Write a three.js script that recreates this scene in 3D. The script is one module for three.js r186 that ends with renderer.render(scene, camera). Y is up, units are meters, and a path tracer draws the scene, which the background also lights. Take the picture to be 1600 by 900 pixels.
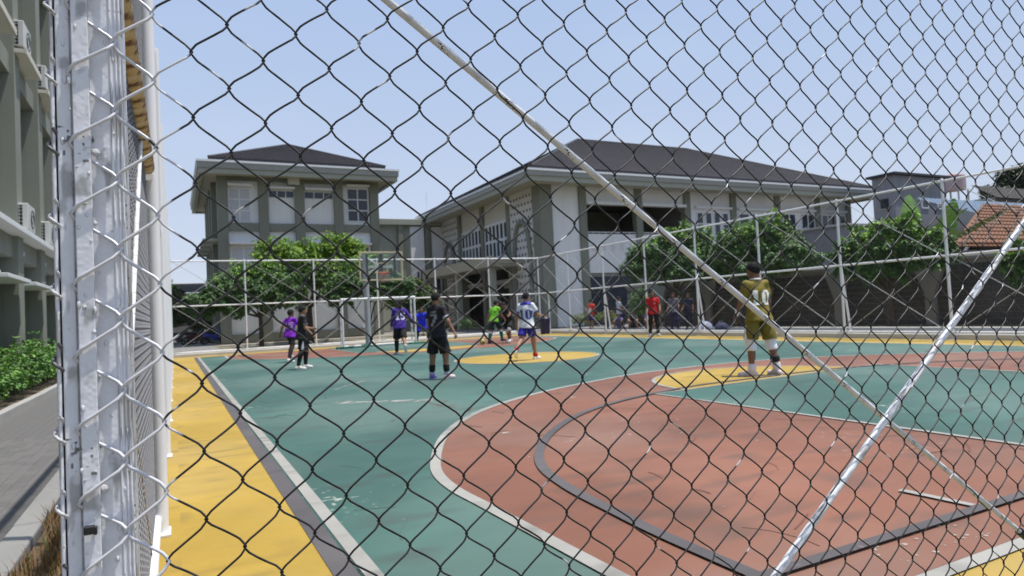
import * as THREE from 'three';
import { mergeGeometries } from 'three/addons/utils/BufferGeometryUtils.js';
import { RoundedBoxGeometry } from 'three/addons/geometries/RoundedBoxGeometry.js';

// ---------------------------------------------------------------- camera, sky, sun, exposure
const scene = new THREE.Scene();
const R = THREE.MathUtils.degToRad;
const clamp = (x, a, b) => Math.max(a, Math.min(b, x));
const V = (x, y, z) => new THREE.Vector3(x, y, z);
const camera = new THREE.PerspectiveCamera(46.9, 16 / 9, 0.05, 900);
camera.position.set(0, 1.2, 0);
{
  const yaw = R(27.05), pitch = R(1.98), roll = R(2.8);
  const f = V(Math.sin(yaw) * Math.cos(pitch), Math.sin(pitch), -Math.cos(yaw) * Math.cos(pitch));
  const r = V(Math.cos(yaw), 0, Math.sin(yaw)), u = r.clone().cross(f);
  const r2 = r.clone().multiplyScalar(Math.cos(roll)).addScaledVector(u, -Math.sin(roll));
  const u2 = u.clone().multiplyScalar(Math.cos(roll)).addScaledVector(r, Math.sin(roll));
  camera.quaternion.setFromRotationMatrix(new THREE.Matrix4().makeBasis(r2, u2, f.clone().negate()));
}
camera.focus = 0.98;
camera.userData.fStop = 10.5;

const sunDir = V(0.24, 1, 0.13).normalize();
{ // pale, slightly hazy midday sky
  const W = 256, H = 128, d = new Float32Array(W * H * 4);
  for (let j = 0; j < H; j++) for (let i = 0; i < W; i++) {
    const el = ((j + 0.5) / H - 0.5) * Math.PI, az = ((i + 0.5) / W) * 2 * Math.PI - Math.PI;
    const y = Math.sin(el), k = Math.exp(-Math.max(y, 0) * 3.4);
    const dir = V(Math.cos(el) * Math.cos(az), y, Math.cos(el) * Math.sin(az));
    const s = Math.pow(Math.max(0, dir.dot(sunDir)), 10) * 0.3;
    const w = 0.028 * Math.max(0, Math.sin(az * 5 + 3 * Math.sin(el * 9)) * Math.sin(el * 21 + 2 * Math.sin(az * 7))) * clamp(y * 6, 0, 1);
    let c = [0.345 + 0.385 * k + s + w, 0.495 + 0.30 * k + s * 0.95 + w, 0.80 + 0.09 * k + s * 0.8 + w * 0.6];
    if (y < 0) c = c.map((v, q) => v + ([0.22, 0.21, 0.19][q] - v) * Math.min(1, -y * 12));
    const o = (j * W + i) * 4; d[o] = c[0]; d[o + 1] = c[1]; d[o + 2] = c[2]; d[o + 3] = 1;
  }
  const t = new THREE.DataTexture(d, W, H, THREE.RGBAFormat, THREE.FloatType);
  t.mapping = THREE.EquirectangularReflectionMapping; t.magFilter = THREE.LinearFilter; t.minFilter = THREE.LinearFilter;
  t.wrapS = THREE.RepeatWrapping; t.needsUpdate = true;
  scene.background = t; scene.environment = t;
}
const sun = new THREE.DirectionalLight(new THREE.Color(1, 0.955, 0.88), 5.0);
sun.position.copy(sunDir).multiplyScalar(120).add(V(12, 0, -20)); sun.target.position.set(12, 0, -20);
sun.castShadow = true; sun.shadow.mapSize.set(4096, 4096);
Object.assign(sun.shadow.camera, { left: -60, right: 60, top: 60, bottom: -60, near: 10, far: 260 });
scene.add(sun, sun.target);
const renderer = new THREE.WebGLRenderer({ antialias: true });
renderer.toneMapping = THREE.LinearToneMapping;
renderer.toneMappingExposure = 1.0;
renderer.shadowMap.enabled = true;
renderer.setSize(1024, 576);

// ---------------------------------------------------------------- helpers
let seed = 20240;
const rnd = () => { seed = (seed + 0x6D2B79F5) | 0; let t = Math.imul(seed ^ (seed >>> 15), 1 | seed); t = (t + Math.imul(t ^ (t >>> 7), 61 | t)) ^ t; return ((t ^ (t >>> 14)) >>> 0) / 4294967296; };
const rr = (a, b) => a + (b - a) * rnd();
const lerp = (a, b, t) => a + (b - a) * t;
const used = {};
const numbered = (n) => { const k = (used[n] = (used[n] ?? -1) + 1); return k ? n + '_' + String(k).padStart(3, '0') : n; };
const ORG = new Map();
const org = (o) => { for (let q = o; q; q = q.parent) if (ORG.has(q)) return ORG.get(q); return V(0, 0, 0); };
function thing(name, label, category, pos, group) {        // a Group at the thing's base; its parts are written in world metres
  const o = new THREE.Group(); o.name = numbered(name); o.position.copy(pos); scene.add(o); ORG.set(o, pos.clone());
  o.userData = { label, category }; if (group) o.userData.group = group;
  return o;
}
function tidy(g) { for (const k of Object.keys(g.attributes)) if (!['position', 'normal', 'uv', 'color'].includes(k)) g.deleteAttribute(k); return g.index ? g.toNonIndexed() : g; }
function join(gs) {
  gs = (Array.isArray(gs) ? gs : [gs]).map((g) => tidy(g));
  const col = gs.some((g) => g.attributes.color), uv = gs.every((g) => g.attributes.uv);
  for (const g of gs) {
    if (!uv) g.deleteAttribute('uv');
    if (col && !g.attributes.color) g.setAttribute('color', new THREE.BufferAttribute(new Float32Array(g.attributes.position.count * 3).fill(1), 3));
  }
  return gs.length > 1 ? mergeGeometries(gs) : gs[0];
}
function part(name, gs, mat, parent, extra) {
  const g = join(gs), o = org(parent); g.translate(-o.x, -o.y, -o.z);
  const m = new THREE.Mesh(g, mat); m.name = name; m.castShadow = m.receiveShadow = true; parent.add(m);
  if (extra) Object.assign(m.userData, extra);
  return m;
}
function struct(name, gs, mat, kind = 'structure') {
  const m = new THREE.Mesh(join(gs), mat); m.name = numbered(name); m.castShadow = m.receiveShadow = true; m.userData.kind = kind; scene.add(m); return m;
}
function solo(name, label, category, gs, mat, pos, group) { // a thing that is one mesh
  const g = join(gs); g.translate(-pos.x, -pos.y, -pos.z);
  const m = new THREE.Mesh(g, mat); m.name = numbered(name); m.position.copy(pos); m.castShadow = m.receiveShadow = true; scene.add(m);
  m.userData = { label, category }; if (group) m.userData.group = group; return m;
}
function muv(g, s = 1) {                                     // uv in metres by the main direction of each face
  g = g.index ? g.toNonIndexed() : g; const p = g.attributes.position, n = g.attributes.normal, uv = new Float32Array(p.count * 2);
  for (let i = 0; i < p.count; i++) {
    const ax = Math.abs(n.getX(i)), ay = Math.abs(n.getY(i)), az = Math.abs(n.getZ(i));
    const [u, v] = ay > ax && ay > az ? [p.getX(i), p.getZ(i)] : ax > az ? [p.getZ(i), p.getY(i)] : [p.getX(i), p.getY(i)];
    uv[2 * i] = u * s; uv[2 * i + 1] = v * s;
  }
  g.setAttribute('uv', new THREE.BufferAttribute(uv, 2)); return g;
}
const box = (x0, x1, y0, y1, z0, z1) => muv(new THREE.BoxGeometry(Math.abs(x1 - x0), Math.abs(y1 - y0), Math.abs(z1 - z0)).translate((x0 + x1) / 2, (y0 + y1) / 2, (z0 + z1) / 2));
const rbox = (x0, x1, y0, y1, z0, z1, r = 0.01, s = 2) => muv(new RoundedBoxGeometry(Math.abs(x1 - x0), Math.abs(y1 - y0), Math.abs(z1 - z0), s, r).translate((x0 + x1) / 2, (y0 + y1) / 2, (z0 + z1) / 2));
function rod(a, b, r, r2 = r, n = 10) {
  const d = b.clone().sub(a), L = d.length(), g = new THREE.CylinderGeometry(r2, r, L, n, 1);
  const uv = g.attributes.uv; for (let i = 0; i < uv.count; i++) uv.setXY(i, uv.getX(i) * 2 * Math.PI * r, uv.getY(i) * L);
  g.translate(0, L / 2, 0); g.applyQuaternion(new THREE.Quaternion().setFromUnitVectors(V(0, 1, 0), d.normalize())); return g.translate(a.x, a.y, a.z);
}
function tube(pts, r, n = 8, seg) { const c = new THREE.CatmullRomCurve3(pts); return new THREE.TubeGeometry(c, seg || pts.length * 5, r, n, false); }
const flat = (pts, y) => { const s = new THREE.Shape(pts.map((p) => new THREE.Vector2(p[0], -p[1]))); const g = new THREE.ShapeGeometry(s); g.rotateX(-Math.PI / 2).translate(0, y, 0); return muv(g); };
const rect = (x0, x1, z0, z1, y) => flat([[x0, z0], [x1, z0], [x1, z1], [x0, z1]], y);
function spline(pts, n, closed = false) { return new THREE.CatmullRomCurve3(pts.map((p) => V(p[0], 0, p[1])), closed, 'centripetal').getPoints(n).map((v) => [v.x, v.z]); }
function ribbon(pts, w, y, closed = false) {
  const n = pts.length, pos = [], idx = [];
  for (let i = 0; i < n; i++) {
    const a = pts[closed ? (i + n - 1) % n : Math.max(0, i - 1)], b = pts[closed ? (i + 1) % n : Math.min(n - 1, i + 1)];
    let dx = b[0] - a[0], dz = b[1] - a[1]; const L = Math.hypot(dx, dz) || 1; dx /= L; dz /= L;
    pos.push(pts[i][0] - dz * w / 2, y, pts[i][1] + dx * w / 2, pts[i][0] + dz * w / 2, y, pts[i][1] - dx * w / 2);
  }
  for (let i = 0; i < (closed ? n : n - 1); i++) { const a = 2 * i, b = 2 * ((i + 1) % n); idx.push(a, b, a + 1, b, b + 1, a + 1); }
  const g = new THREE.BufferGeometry(); g.setAttribute('position', new THREE.Float32BufferAttribute(pos, 3)); g.setIndex(idx); g.computeVertexNormals();
  const nn = g.attributes.normal; if (nn.getY(0) < 0) { g.setIndex(idx.flatMap((_, i) => (i % 3 ? [] : [idx[i], idx[i + 2], idx[i + 1]]))); g.computeVertexNormals(); }
  return muv(g);
}
// tileable value noise
function noiseGrid(n, s) { const r = []; let q = s | 0; for (let i = 0; i < n * n; i++) { q = (Math.imul(q ^ (q >>> 15), 2246822519) + 374761393 + i) | 0; r.push(((q ^ (q >>> 13)) >>> 0) / 4294967296); } return r; }
function makeNoise(n, s) {
  const g = noiseGrid(n, s + 77);
  return (u, v) => {
    u = (u - Math.floor(u)) * n; v = (v - Math.floor(v)) * n; const i = Math.floor(u), j = Math.floor(v); let a = u - i, b = v - j; a = a * a * (3 - 2 * a); b = b * b * (3 - 2 * b);
    const G = (x, y) => g[(y % n) * n + (x % n)]; return lerp(lerp(G(i, j), G(i + 1, j), a), lerp(G(i, j + 1), G(i + 1, j + 1), a), b);
  };
}
const fb = (s, base = 4, oct = 5) => { const L = []; for (let o = 0; o < oct; o++) L.push(makeNoise(base << o, s + o * 31)); return (u, v) => { let a = 0, w = 0.5, t = 0; for (const f of L) { a += w * f(u, v); t += w; w *= 0.55; } return a / t; }; };
function tex(size, fn, tile = 1, srgb = true) {              // fn(u, v) -> [r, g, b] in linear 0..1; tile = metres that the texture covers
  const d = new Uint8Array(size * size * 4);
  const enc = (c) => { c = clamp(c, 0, 1); return 255 * (srgb ? (c <= 0.0031308 ? 12.92 * c : 1.055 * Math.pow(c, 1 / 2.4) - 0.055) : c); };
  for (let j = 0; j < size; j++) for (let i = 0; i < size; i++) { const c = fn((i + 0.5) / size, (j + 0.5) / size), o = (j * size + i) * 4; d[o] = enc(c[0]); d[o + 1] = enc(c[1]); d[o + 2] = enc(c[2]); d[o + 3] = 255; }
  const t = new THREE.DataTexture(d, size, size); t.wrapS = t.wrapT = THREE.RepeatWrapping; t.magFilter = THREE.LinearFilter; t.minFilter = THREE.LinearMipmapLinearFilter; t.generateMipmaps = true;
  if (srgb) t.colorSpace = THREE.SRGBColorSpace; t.repeat.set(1 / tile, 1 / tile); t.needsUpdate = true; return t;
}
const lin = (hex) => { const c = new THREE.Color(hex); return [c.r, c.g, c.b]; };
const mix3 = (a, b, t) => a.map((v, i) => v + (b[i] - v) * t);
const flatMat = (c, rough = 0.8, metal = 0) => { const m = new THREE.MeshStandardMaterial({ roughness: rough, metalness: metal }); m.color.setRGB(c[0], c[1], c[2]); return m; };
function mottled(c, { amp = 0.12, tile = 2, size = 256, dirt = null, dirtAt = 0.62, rough = 0.85, s = 1, metal = 0, bump = 0, streak = 0 } = {}) {
  const a = fb(s, 4, 6), b = fb(s + 9, 3, 4), f = makeNoise(64, s + 5);
  const map = tex(size, (u, v) => {
    let k = 1 + amp * 2 * (a(u, v) - 0.5) + amp * (b(u, v) - 0.5); if (streak) k *= 1 - streak * Math.max(0, f(u, v * 0.06) - 0.5);
    let q = c.map((x) => x * k); if (dirt) q = mix3(q, dirt, clamp((b(v, u) * 0.6 + a(u, v) * 0.4 - dirtAt) * 6, 0, 0.8)); return q;
  }, tile);
  const m = new THREE.MeshStandardMaterial({ map, roughness: rough, metalness: metal });
  if (bump) { m.bumpMap = tex(size, (u, v) => { const k = a(u, v) * 0.7 + f(u, v) * 0.3; return [k, k, k]; }, tile, false); m.bumpScale = bump; }
  return m;
}
// ---------------------------------------------------------------- materials
const M = {};
M.wallWhite = mottled([0.74, 0.74, 0.735], { amp: 0.06, tile: 6, s: 3, dirt: [0.42, 0.41, 0.37], dirtAt: 0.7, streak: 0.12 });
M.wallCream = mottled([0.60, 0.57, 0.50], { amp: 0.06, tile: 6, s: 4, streak: 0.12 });
M.olive = mottled([0.205, 0.21, 0.17], { amp: 0.08, tile: 5, s: 5, streak: 0.15 });
M.oliveLight = mottled([0.33, 0.335, 0.275], { amp: 0.08, tile: 5, s: 6, streak: 0.12 });
M.gutter = mottled([0.27, 0.268, 0.235], { amp: 0.05, tile: 5, s: 7, rough: 0.45, streak: 0.2 });
M.soffit = mottled([0.36, 0.34, 0.27], { amp: 0.08, tile: 4, s: 8 });
M.roof = mottled([0.036, 0.030, 0.037], { amp: 0.3, tile: 3, s: 9, rough: 0.75 });
M.roofEdge = flatMat([0.035, 0.033, 0.037], 0.6);
M.whiteTrim = mottled([0.70, 0.71, 0.72], { amp: 0.04, tile: 4, s: 10, rough: 0.6 });
M.glass = new THREE.MeshStandardMaterial({ color: new THREE.Color().setRGB(0.025, 0.034, 0.05), roughness: 0.08 });
M.curtain = flatMat([0.46, 0.47, 0.5], 0.4);
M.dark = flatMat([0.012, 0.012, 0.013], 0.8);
M.lattice = mottled([0.62, 0.60, 0.57], { amp: 0.07, tile: 3, s: 11 });
M.whitePipe = mottled([0.80, 0.80, 0.81], { amp: 0.05, tile: 1.3, s: 12, rough: 0.45, dirt: [0.45, 0.40, 0.32], dirtAt: 0.74 });
M.concrete = mottled([0.36, 0.35, 0.33], { amp: 0.16, tile: 2.5, s: 13 });
M.kerbPaint = mottled([0.50, 0.49, 0.46], { amp: 0.12, tile: 2.5, s: 14, dirt: [0.28, 0.26, 0.22], dirtAt: 0.6 });
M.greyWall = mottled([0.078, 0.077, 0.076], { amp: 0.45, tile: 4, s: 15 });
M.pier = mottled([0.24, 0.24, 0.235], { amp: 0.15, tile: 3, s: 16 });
M.bark = mottled([0.085, 0.065, 0.05], { amp: 0.4, tile: 0.8, s: 17, bump: 0.01 });
M.meshFar = flatMat([0.2, 0.2, 0.2], 0.5);
M.braceGrey = mottled([0.42, 0.42, 0.42], { amp: 0.1, tile: 1.5, s: 30, rough: 0.5 });
M.blackPlastic = flatMat([0.012, 0.012, 0.013], 0.5);
M.acWhite = mottled([0.55, 0.55, 0.53], { amp: 0.08, tile: 1, s: 18, rough: 0.5 });
M.acDark = flatMat([0.02, 0.022, 0.025], 0.6);
M.skinA = flatMat([0.25, 0.125, 0.075], 0.55);
M.hair = flatMat([0.008, 0.007, 0.007], 0.9);

// ---------------------------------------------------------------- ground
function paint(c, s, { chips = 0.0, amp = 0.16, tile = 4.3, chip = [0.42, 0.42, 0.38], rough = 0.72 } = {}) {
  const a = fb(s, 3, 6), b = fb(s + 40, 6, 4), st = makeNoise(40, s + 3), sp = makeNoise(160, s + 6), big = makeNoise(5, s + 8);
  const map = tex(512, (u, v) => {
    let k = 1 + amp * 2.2 * (a(u, v) - 0.5) + amp * 0.8 * (b(u, v) - 0.5) + 0.17 * (st(u * 0.5, v) - 0.5) * b(v, u) * 1.6 + 0.05 * (sp(u, v) - 0.5);
    let q = mix3(c.map((x) => x * k), [0.3, 0.29, 0.26], 0.16 * clamp(a(v, u) * 3 - 1.3, 0, 1)); q = mix3(q, [0.05, 0.05, 0.045], 0.4 * clamp((b(v, u) * 0.5 + st(v, u * 0.4) * 0.5 - 0.6) * 5, 0, 1));
    if (chips) q = mix3(q, chip, clamp((sp(u, v) * 0.55 + b(u, v) * 0.35 + big(u, v) * 0.22 - 0.93 + chips) * 14, 0, 0.85));
    return q;
  }, tile);
  return new THREE.MeshStandardMaterial({ map, roughness: rough });
}
const P = {
  yellow: paint([0.40, 0.262, 0.036], 101, { amp: 0.2, chips: 0.03, chip: [0.33, 0.25, 0.1] }),
  green: paint([0.043, 0.112, 0.092], 102, { amp: 0.34, chips: 0.038, tile: 5.7 }),
  red: paint([0.2, 0.08, 0.047], 103, { amp: 0.34, chips: 0.05, tile: 5.1, chip: [0.4, 0.34, 0.3] }),
  white: paint([0.32, 0.31, 0.285], 104, { amp: 0.25, chips: 0.06, chip: [0.2, 0.2, 0.18] }),
  navy: paint([0.085, 0.076, 0.08], 105, { amp: 0.2, chips: 0.02, chip: [0.2, 0.16, 0.14] }),
  faint: paint([0.14, 0.21, 0.19], 106, { amp: 0.2, chips: 0.06, chip: [0.06, 0.13, 0.11] }),
};
struct('ground', flat([[-400, 300], [400, 300], [400, -500], [-400, -500]], -0.12), mottled([0.17, 0.15, 0.105], { amp: 0.3, tile: 9, s: 21, size: 512, dirt: [0.09, 0.10, 0.035], dirtAt: 0.5 }));
struct('paved_yard', rect(-40, 16.9, -31.2, -120, -0.06), mottled([0.215, 0.205, 0.19], { amp: 0.16, tile: 5, s: 22 }));
struct('paved_yard', rect(16.9, 62, -28.5, -120, -0.05), mottled([0.19, 0.185, 0.175], { amp: 0.16, tile: 5, s: 23 }));
struct('dry_verge', rect(2.2, 15.5, -31.4, -46, -0.045), mottled([0.25, 0.195, 0.11], { amp: 0.3, tile: 2.2, s: 24, dirt: [0.1, 0.12, 0.035], dirtAt: 0.55 }));
struct('dry_verge', rect(19.9, 23.6, 0, -31, -0.03), mottled([0.27, 0.2, 0.1], { amp: 0.3, tile: 2.2, s: 25, dirt: [0.1, 0.12, 0.035], dirtAt: 0.6 }));
struct('paved_yard', rect(16.86, 19.7, 6, -31, -0.035), mottled([0.2, 0.19, 0.175], { amp: 0.15, tile: 3, s: 26 }));
struct('kerb', [rbox(19.68, 19.9, -0.12, 0.13, 6, -31, 0.02), rbox(2.2, 15.5, -0.12, 0.1, -39.5, -39.7, 0.02), rbox(0.0, 15.2, -0.12, 0.08, -30.9, -31.1, 0.02)], M.kerbPaint);
const CX = 7.95, ZM = -14.95, fz = (z) => 2 * ZM - z;
struct('court', box(-0.16, 16.6, -0.25, 0, -0.72, -29.55), P.yellow);
struct('painted_court', rect(0.74, 15.02, -1.71, fz(-1.71), 0.004), P.green);
const redPts = [...spline([[1.73, -1.78], [1.71, -2.5], [1.68, -3.79], [1.67, -4.29], [1.74, -4.8], [1.98, -5.45], [2.34, -6.19], [2.86, -6.95], [3.49, -7.6], [4.67, -8.4], [6.0, -8.98], [7.2, -9.36], [8.3, -9.47], [9.7, -9.42], [11.2, -8.95], [12.37, -8.11], [13.21, -7.3], [13.89, -6.4], [14.2, -5.4], [14.26, -4.2], [14.22, -1.78]], 120)];
const arcPts = spline([[2.19, -2.1], [2.2, -2.8], [2.23, -3.2], [2.29, -3.8], [2.44, -4.42], [2.78, -5.05], [3.34, -5.73], [4.09, -6.38], [4.9, -6.82], [5.75, -7.1], [6.6, -7.28], [7.95, -7.3], [9.3, -7.28], [10.15, -7.1], [11, -6.82], [11.81, -6.38], [12.56, -5.73], [13.12, -5.05], [13.46, -4.42], [13.61, -3.8], [13.67, -3.2], [13.71, -2.1]], 140);
const half = (pts) => pts.map(([x, z]) => [x, fz(z)]);
const semi = (cx, cz, r, dir, n = 40) => Array.from({ length: n + 1 }, (_, i) => [cx + r * Math.cos(Math.PI * i / n), cz + dir * r * Math.sin(Math.PI * i / n)]);
const keyPts = [[5.63, -1.78], [5.64, -7.04], [10.46, -7.18], [10.5, -1.78]];
const sPts = semi(8.02, -7.1, 1.8, -1);
for (const f of [(p) => p, half]) {
  struct('painted_zone', flat(f(redPts), 0.008), P.red);
  struct('painted_key', flat(f(keyPts), 0.012), P.green);
  struct('painted_semicircle', flat(f(sPts), 0.012), P.yellow);
  struct('court_line', [ribbon(f(redPts), 0.085, 0.013), ribbon(f(keyPts), 0.06, 0.017), ribbon(f(semi(8.02, -7.1, 1.83, -1)), 0.06, 0.016), ribbon(f([[3.84, -2.55], [3.86, -2.15]].map(([x, z]) => [x, z])), 0.05, 0.02)], P.white);
  struct('court_line', [ribbon(f(arcPts), 0.08, 0.021), ribbon(f([[2.13, -2.1], [13.75, -2.1]]), 0.066, 0.025)], P.navy);
  struct('court_line', ribbon(f([[0.7, -1.74], [15.06, -1.74]]), 0.075, 0.0085), P.white);
}
struct('court_line', [rect(0.755, 0.835, -1.7, fz(-1.7), 0.008), rect(14.96, 15.06, -1.7, fz(-1.7), 0.008)], P.white);
struct('court_line', rect(0.632, 0.754, -1.7, fz(-1.7), 0.004), P.navy);
const circ = Array.from({ length: 64 }, (_, i) => [CX + 1.82 * Math.cos(i / 32 * Math.PI), ZM + 1.82 * Math.sin(i / 32 * Math.PI)]);
struct('painted_circle', flat(circ, 0.008), P.yellow);
struct('court_line', ribbon(circ, 0.06, 0.012, true), P.white);
struct('court_line', [rect(0.85, 6.1, ZM - 0.025, ZM + 0.025, 0.007), rect(9.8, 14.95, ZM - 0.025, ZM + 0.025, 0.007)], P.faint);
{ // worn patches where the green paint has gone to bare cement
  const g = [], patch = (x, z, r, k = 1) => { const n = 9, a0 = rnd() * 6; g.push(flat(Array.from({ length: n }, (_, i) => { const q = r * rr(0.5, 1.1), a = a0 + i / n * 6.283; return [x + q * Math.cos(a) * k, z + q * Math.sin(a)]; }), 0.0055 + 0.0001 * g.length % 0.002)); };
  for (let i = 0; i < 40; i++) { const t = rnd(); patch(lerp(2.05, 3.15, t) + rr(-0.05, 0.05), lerp(-9.72, -8.9, t) + rr(-0.12, 0.12), rr(0.015, 0.07), 1.6); }
  for (let i = 0; i < 16; i++) { const t = i / 15; patch(lerp(2.45, 3.25, t), lerp(-11.65, -12.75, t) + rr(-0.04, 0.04), rr(0.02, 0.06)); }
  for (let i = 0; i < 60; i++) patch(rr(1, 14.8), rr(-27, -2.2), rr(0.008, 0.035));
  struct('worn_paint', g, P.white, 'stuff');
}
{
  const g = [], patch = (x, z, r) => { const n = 8, a0 = rnd() * 6; g.push(flat(Array.from({ length: n }, (_, i) => { const q = r * rr(0.45, 1.1), a = a0 + i / n * 6.283; return [x + q * Math.cos(a) * 1.3, z + q * Math.sin(a)]; }), 0.0105 + 0.00002 * g.length)); };
  for (let i = 0; i < 34; i++) patch(3.15 + rr(-0.35, 0.4), -1.98 + rr(-0.1, 0.12), rr(0.003, 0.014));
  for (let i = 0; i < 30; i++) patch(rr(2.4, 5.4), rr(-8, -2.4), rr(0.004, 0.017));
  patch(2.86, -5.9, 0.05); patch(4.7, -7.6, 0.05);
  struct('worn_paint', g, paint([0.38, 0.32, 0.27], 109), 'stuff');
}

{ // shoe scuffs: thin curved rubs a little darker or paler than the paint
  const sets = [[[0.035, 0.09, 0.074], 1, 14.7, -27.5, -9.6, 0.0062, 120, 'green'], [[0.155, 0.061, 0.041], 2.2, 13.6, -8.6, -2.4, 0.0109, 70, 'red'], [[0.22, 0.10, 0.07], 2.2, 13.6, -8.6, -2.4, 0.0112, 40, 'red'], [[0.065, 0.13, 0.11], 1, 14.7, -27.5, -9.6, 0.0065, 70, 'green'], [[0.065, 0.13, 0.11], 0.95, 1.55, -9, -1.9, 0.0065, 8, 'green']];
  for (const [c, x0, x1, z0, z1, y, n] of sets) {
    const g = []; for (let i = 0; i < n; i++) { const x = rr(x0, x1), z = rr(z0, z1), a = rnd() * 6.283, L = rr(0.08, 0.5), k = rr(-0.5, 0.5), p = []; for (let j = 0; j <= 6; j++) { const t = j / 6 - 0.5, b = a + k * t; p.push([x + Math.cos(b) * t * L, z + Math.sin(b) * t * L]); } g.push(ribbon(p, rr(0.006, 0.022), y + 0.000002 * i)); }
    struct('scuff_marks', g, flatMat(c, 0.8), 'stuff');
  }
}

// ---------------------------------------------------------------- fences of painted pipe
const TOP = 3.86, MID = 2.02, BOT = 0.17, PANEL = 2.78;
const hash = (i) => { const s = Math.sin(i * 127.1 + 11.7) * 43758.5453; return s - Math.floor(s); };
function spiral(k, x0, y0, y1, { A = 0.01815, py = 0.0355, zd = 0.0023, r = 0.0018, over = 0.0016, per = 10, n = 7, ph = 0, wob = 0, colour = null, bend = null }) {
  // one wire of the woven mesh: a flattened spiral whose apexes hook into the wires beside it
  const N = Math.ceil((y1 - y0) / py), C = [], S = N * per;
  for (let i = 0; i <= S; i++) {
    const t = i / per + ph, y = y0 + i / per * py;
    const tri = Math.abs(((t % 2) + 2) % 2 - 1) * 2 - 1;                  // -1 .. 1, apexes at whole t
    const sm = Math.sin(tri * Math.PI / 2);
    const q = (0.93 * tri + 0.07 * sm), d = ((Math.floor(t) % 2) + 2) % 2 ? 1 : -1, fr = t - Math.floor(t);
    const z = d * zd * Math.min(1, Math.sin(fr * Math.PI) * 1.7);
    const p = V(x0 + q * (A + over), y + 0.0033 * (1 - 2 * fr) * Math.min(1, fr / 0.16, (1 - fr) / 0.16), z);
    if (wob) { const w = hash(k * 13.7 + Math.floor(t) * 3.1) - 0.5, w2 = hash(k * 5.3 + Math.floor(t) * 7.7) - 0.5; p.x += wob * w * Math.sin(fr * Math.PI) * 0.0022; p.y += wob * w2 * Math.sin(fr * Math.PI) * 0.0022; p.z += wob * w2 * 0.001; }
    if (bend) bend(p);
    C.push(p);
  }
  const pos = [], nor = [], col = [], idx = [], T = V(0, 0, 0), B = V(0, 0, 0), Nn = V(0, 0, 0);
  for (let i = 0; i <= S; i++) {
    T.copy(C[Math.min(S, i + 1)]).sub(C[Math.max(0, i - 1)]).normalize(); Nn.set(0, 0, 1).addScaledVector(T, -T.z).normalize(); B.crossVectors(T, Nn);
    const c = colour ? colour(C[i], k, i) : null;
    for (let j = 0; j < n; j++) {
      const a = j / n * 2 * Math.PI, cx = Math.cos(a), sx = Math.sin(a), nx = Nn.x * cx + B.x * sx, ny = Nn.y * cx + B.y * sx, nz = Nn.z * cx + B.z * sx;
      pos.push(C[i].x + nx * r, C[i].y + ny * r, C[i].z + nz * r); nor.push(nx, ny, nz); if (c) col.push(c[0], c[1], c[2]);
      if (i < S) { const p = i * n + j, q = i * n + (j + 1) % n; idx.push(p, q, p + n, q, q + n, p + n); }
    }
  }
  const g = new THREE.BufferGeometry(); g.setAttribute('position', new THREE.Float32BufferAttribute(pos, 3)); g.setAttribute('normal', new THREE.Float32BufferAttribute(nor, 3));
  if (c0(col)) g.setAttribute('color', new THREE.Float32BufferAttribute(col, 3)); g.setIndex(idx); return g;
}
function c0(a) { return a.length > 0; }
function farMesh(fence, a, b, name = 'chain_link') {            // the mesh of a whole far fence: hundreds of thin wires
  const d = V(b.x - a.x, 0, b.z - a.z), L = d.length(); d.normalize();
  const g = spiral(1, 0, BOT, TOP, { per: 2, n: 3, r: 0.0007 }), n = Math.floor(L / 0.0363), im = new THREE.InstancedMesh(g, M.meshFar, n), o = org(fence);
  const rot = new THREE.Quaternion().setFromUnitVectors(V(1, 0, 0), d), m = new THREE.Matrix4();
  for (let i = 0; i < n; i++) { const s = (i + 0.5) * 0.0363; m.compose(V(a.x + d.x * s - o.x, (i % 2) * 0.0355, a.z + d.z * s - o.z), rot, V(1, 1, 1)); im.setMatrixAt(i, m); }
  im.name = name; im.userData.kind = 'stuff'; im.castShadow = true; fence.add(im);
}
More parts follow.
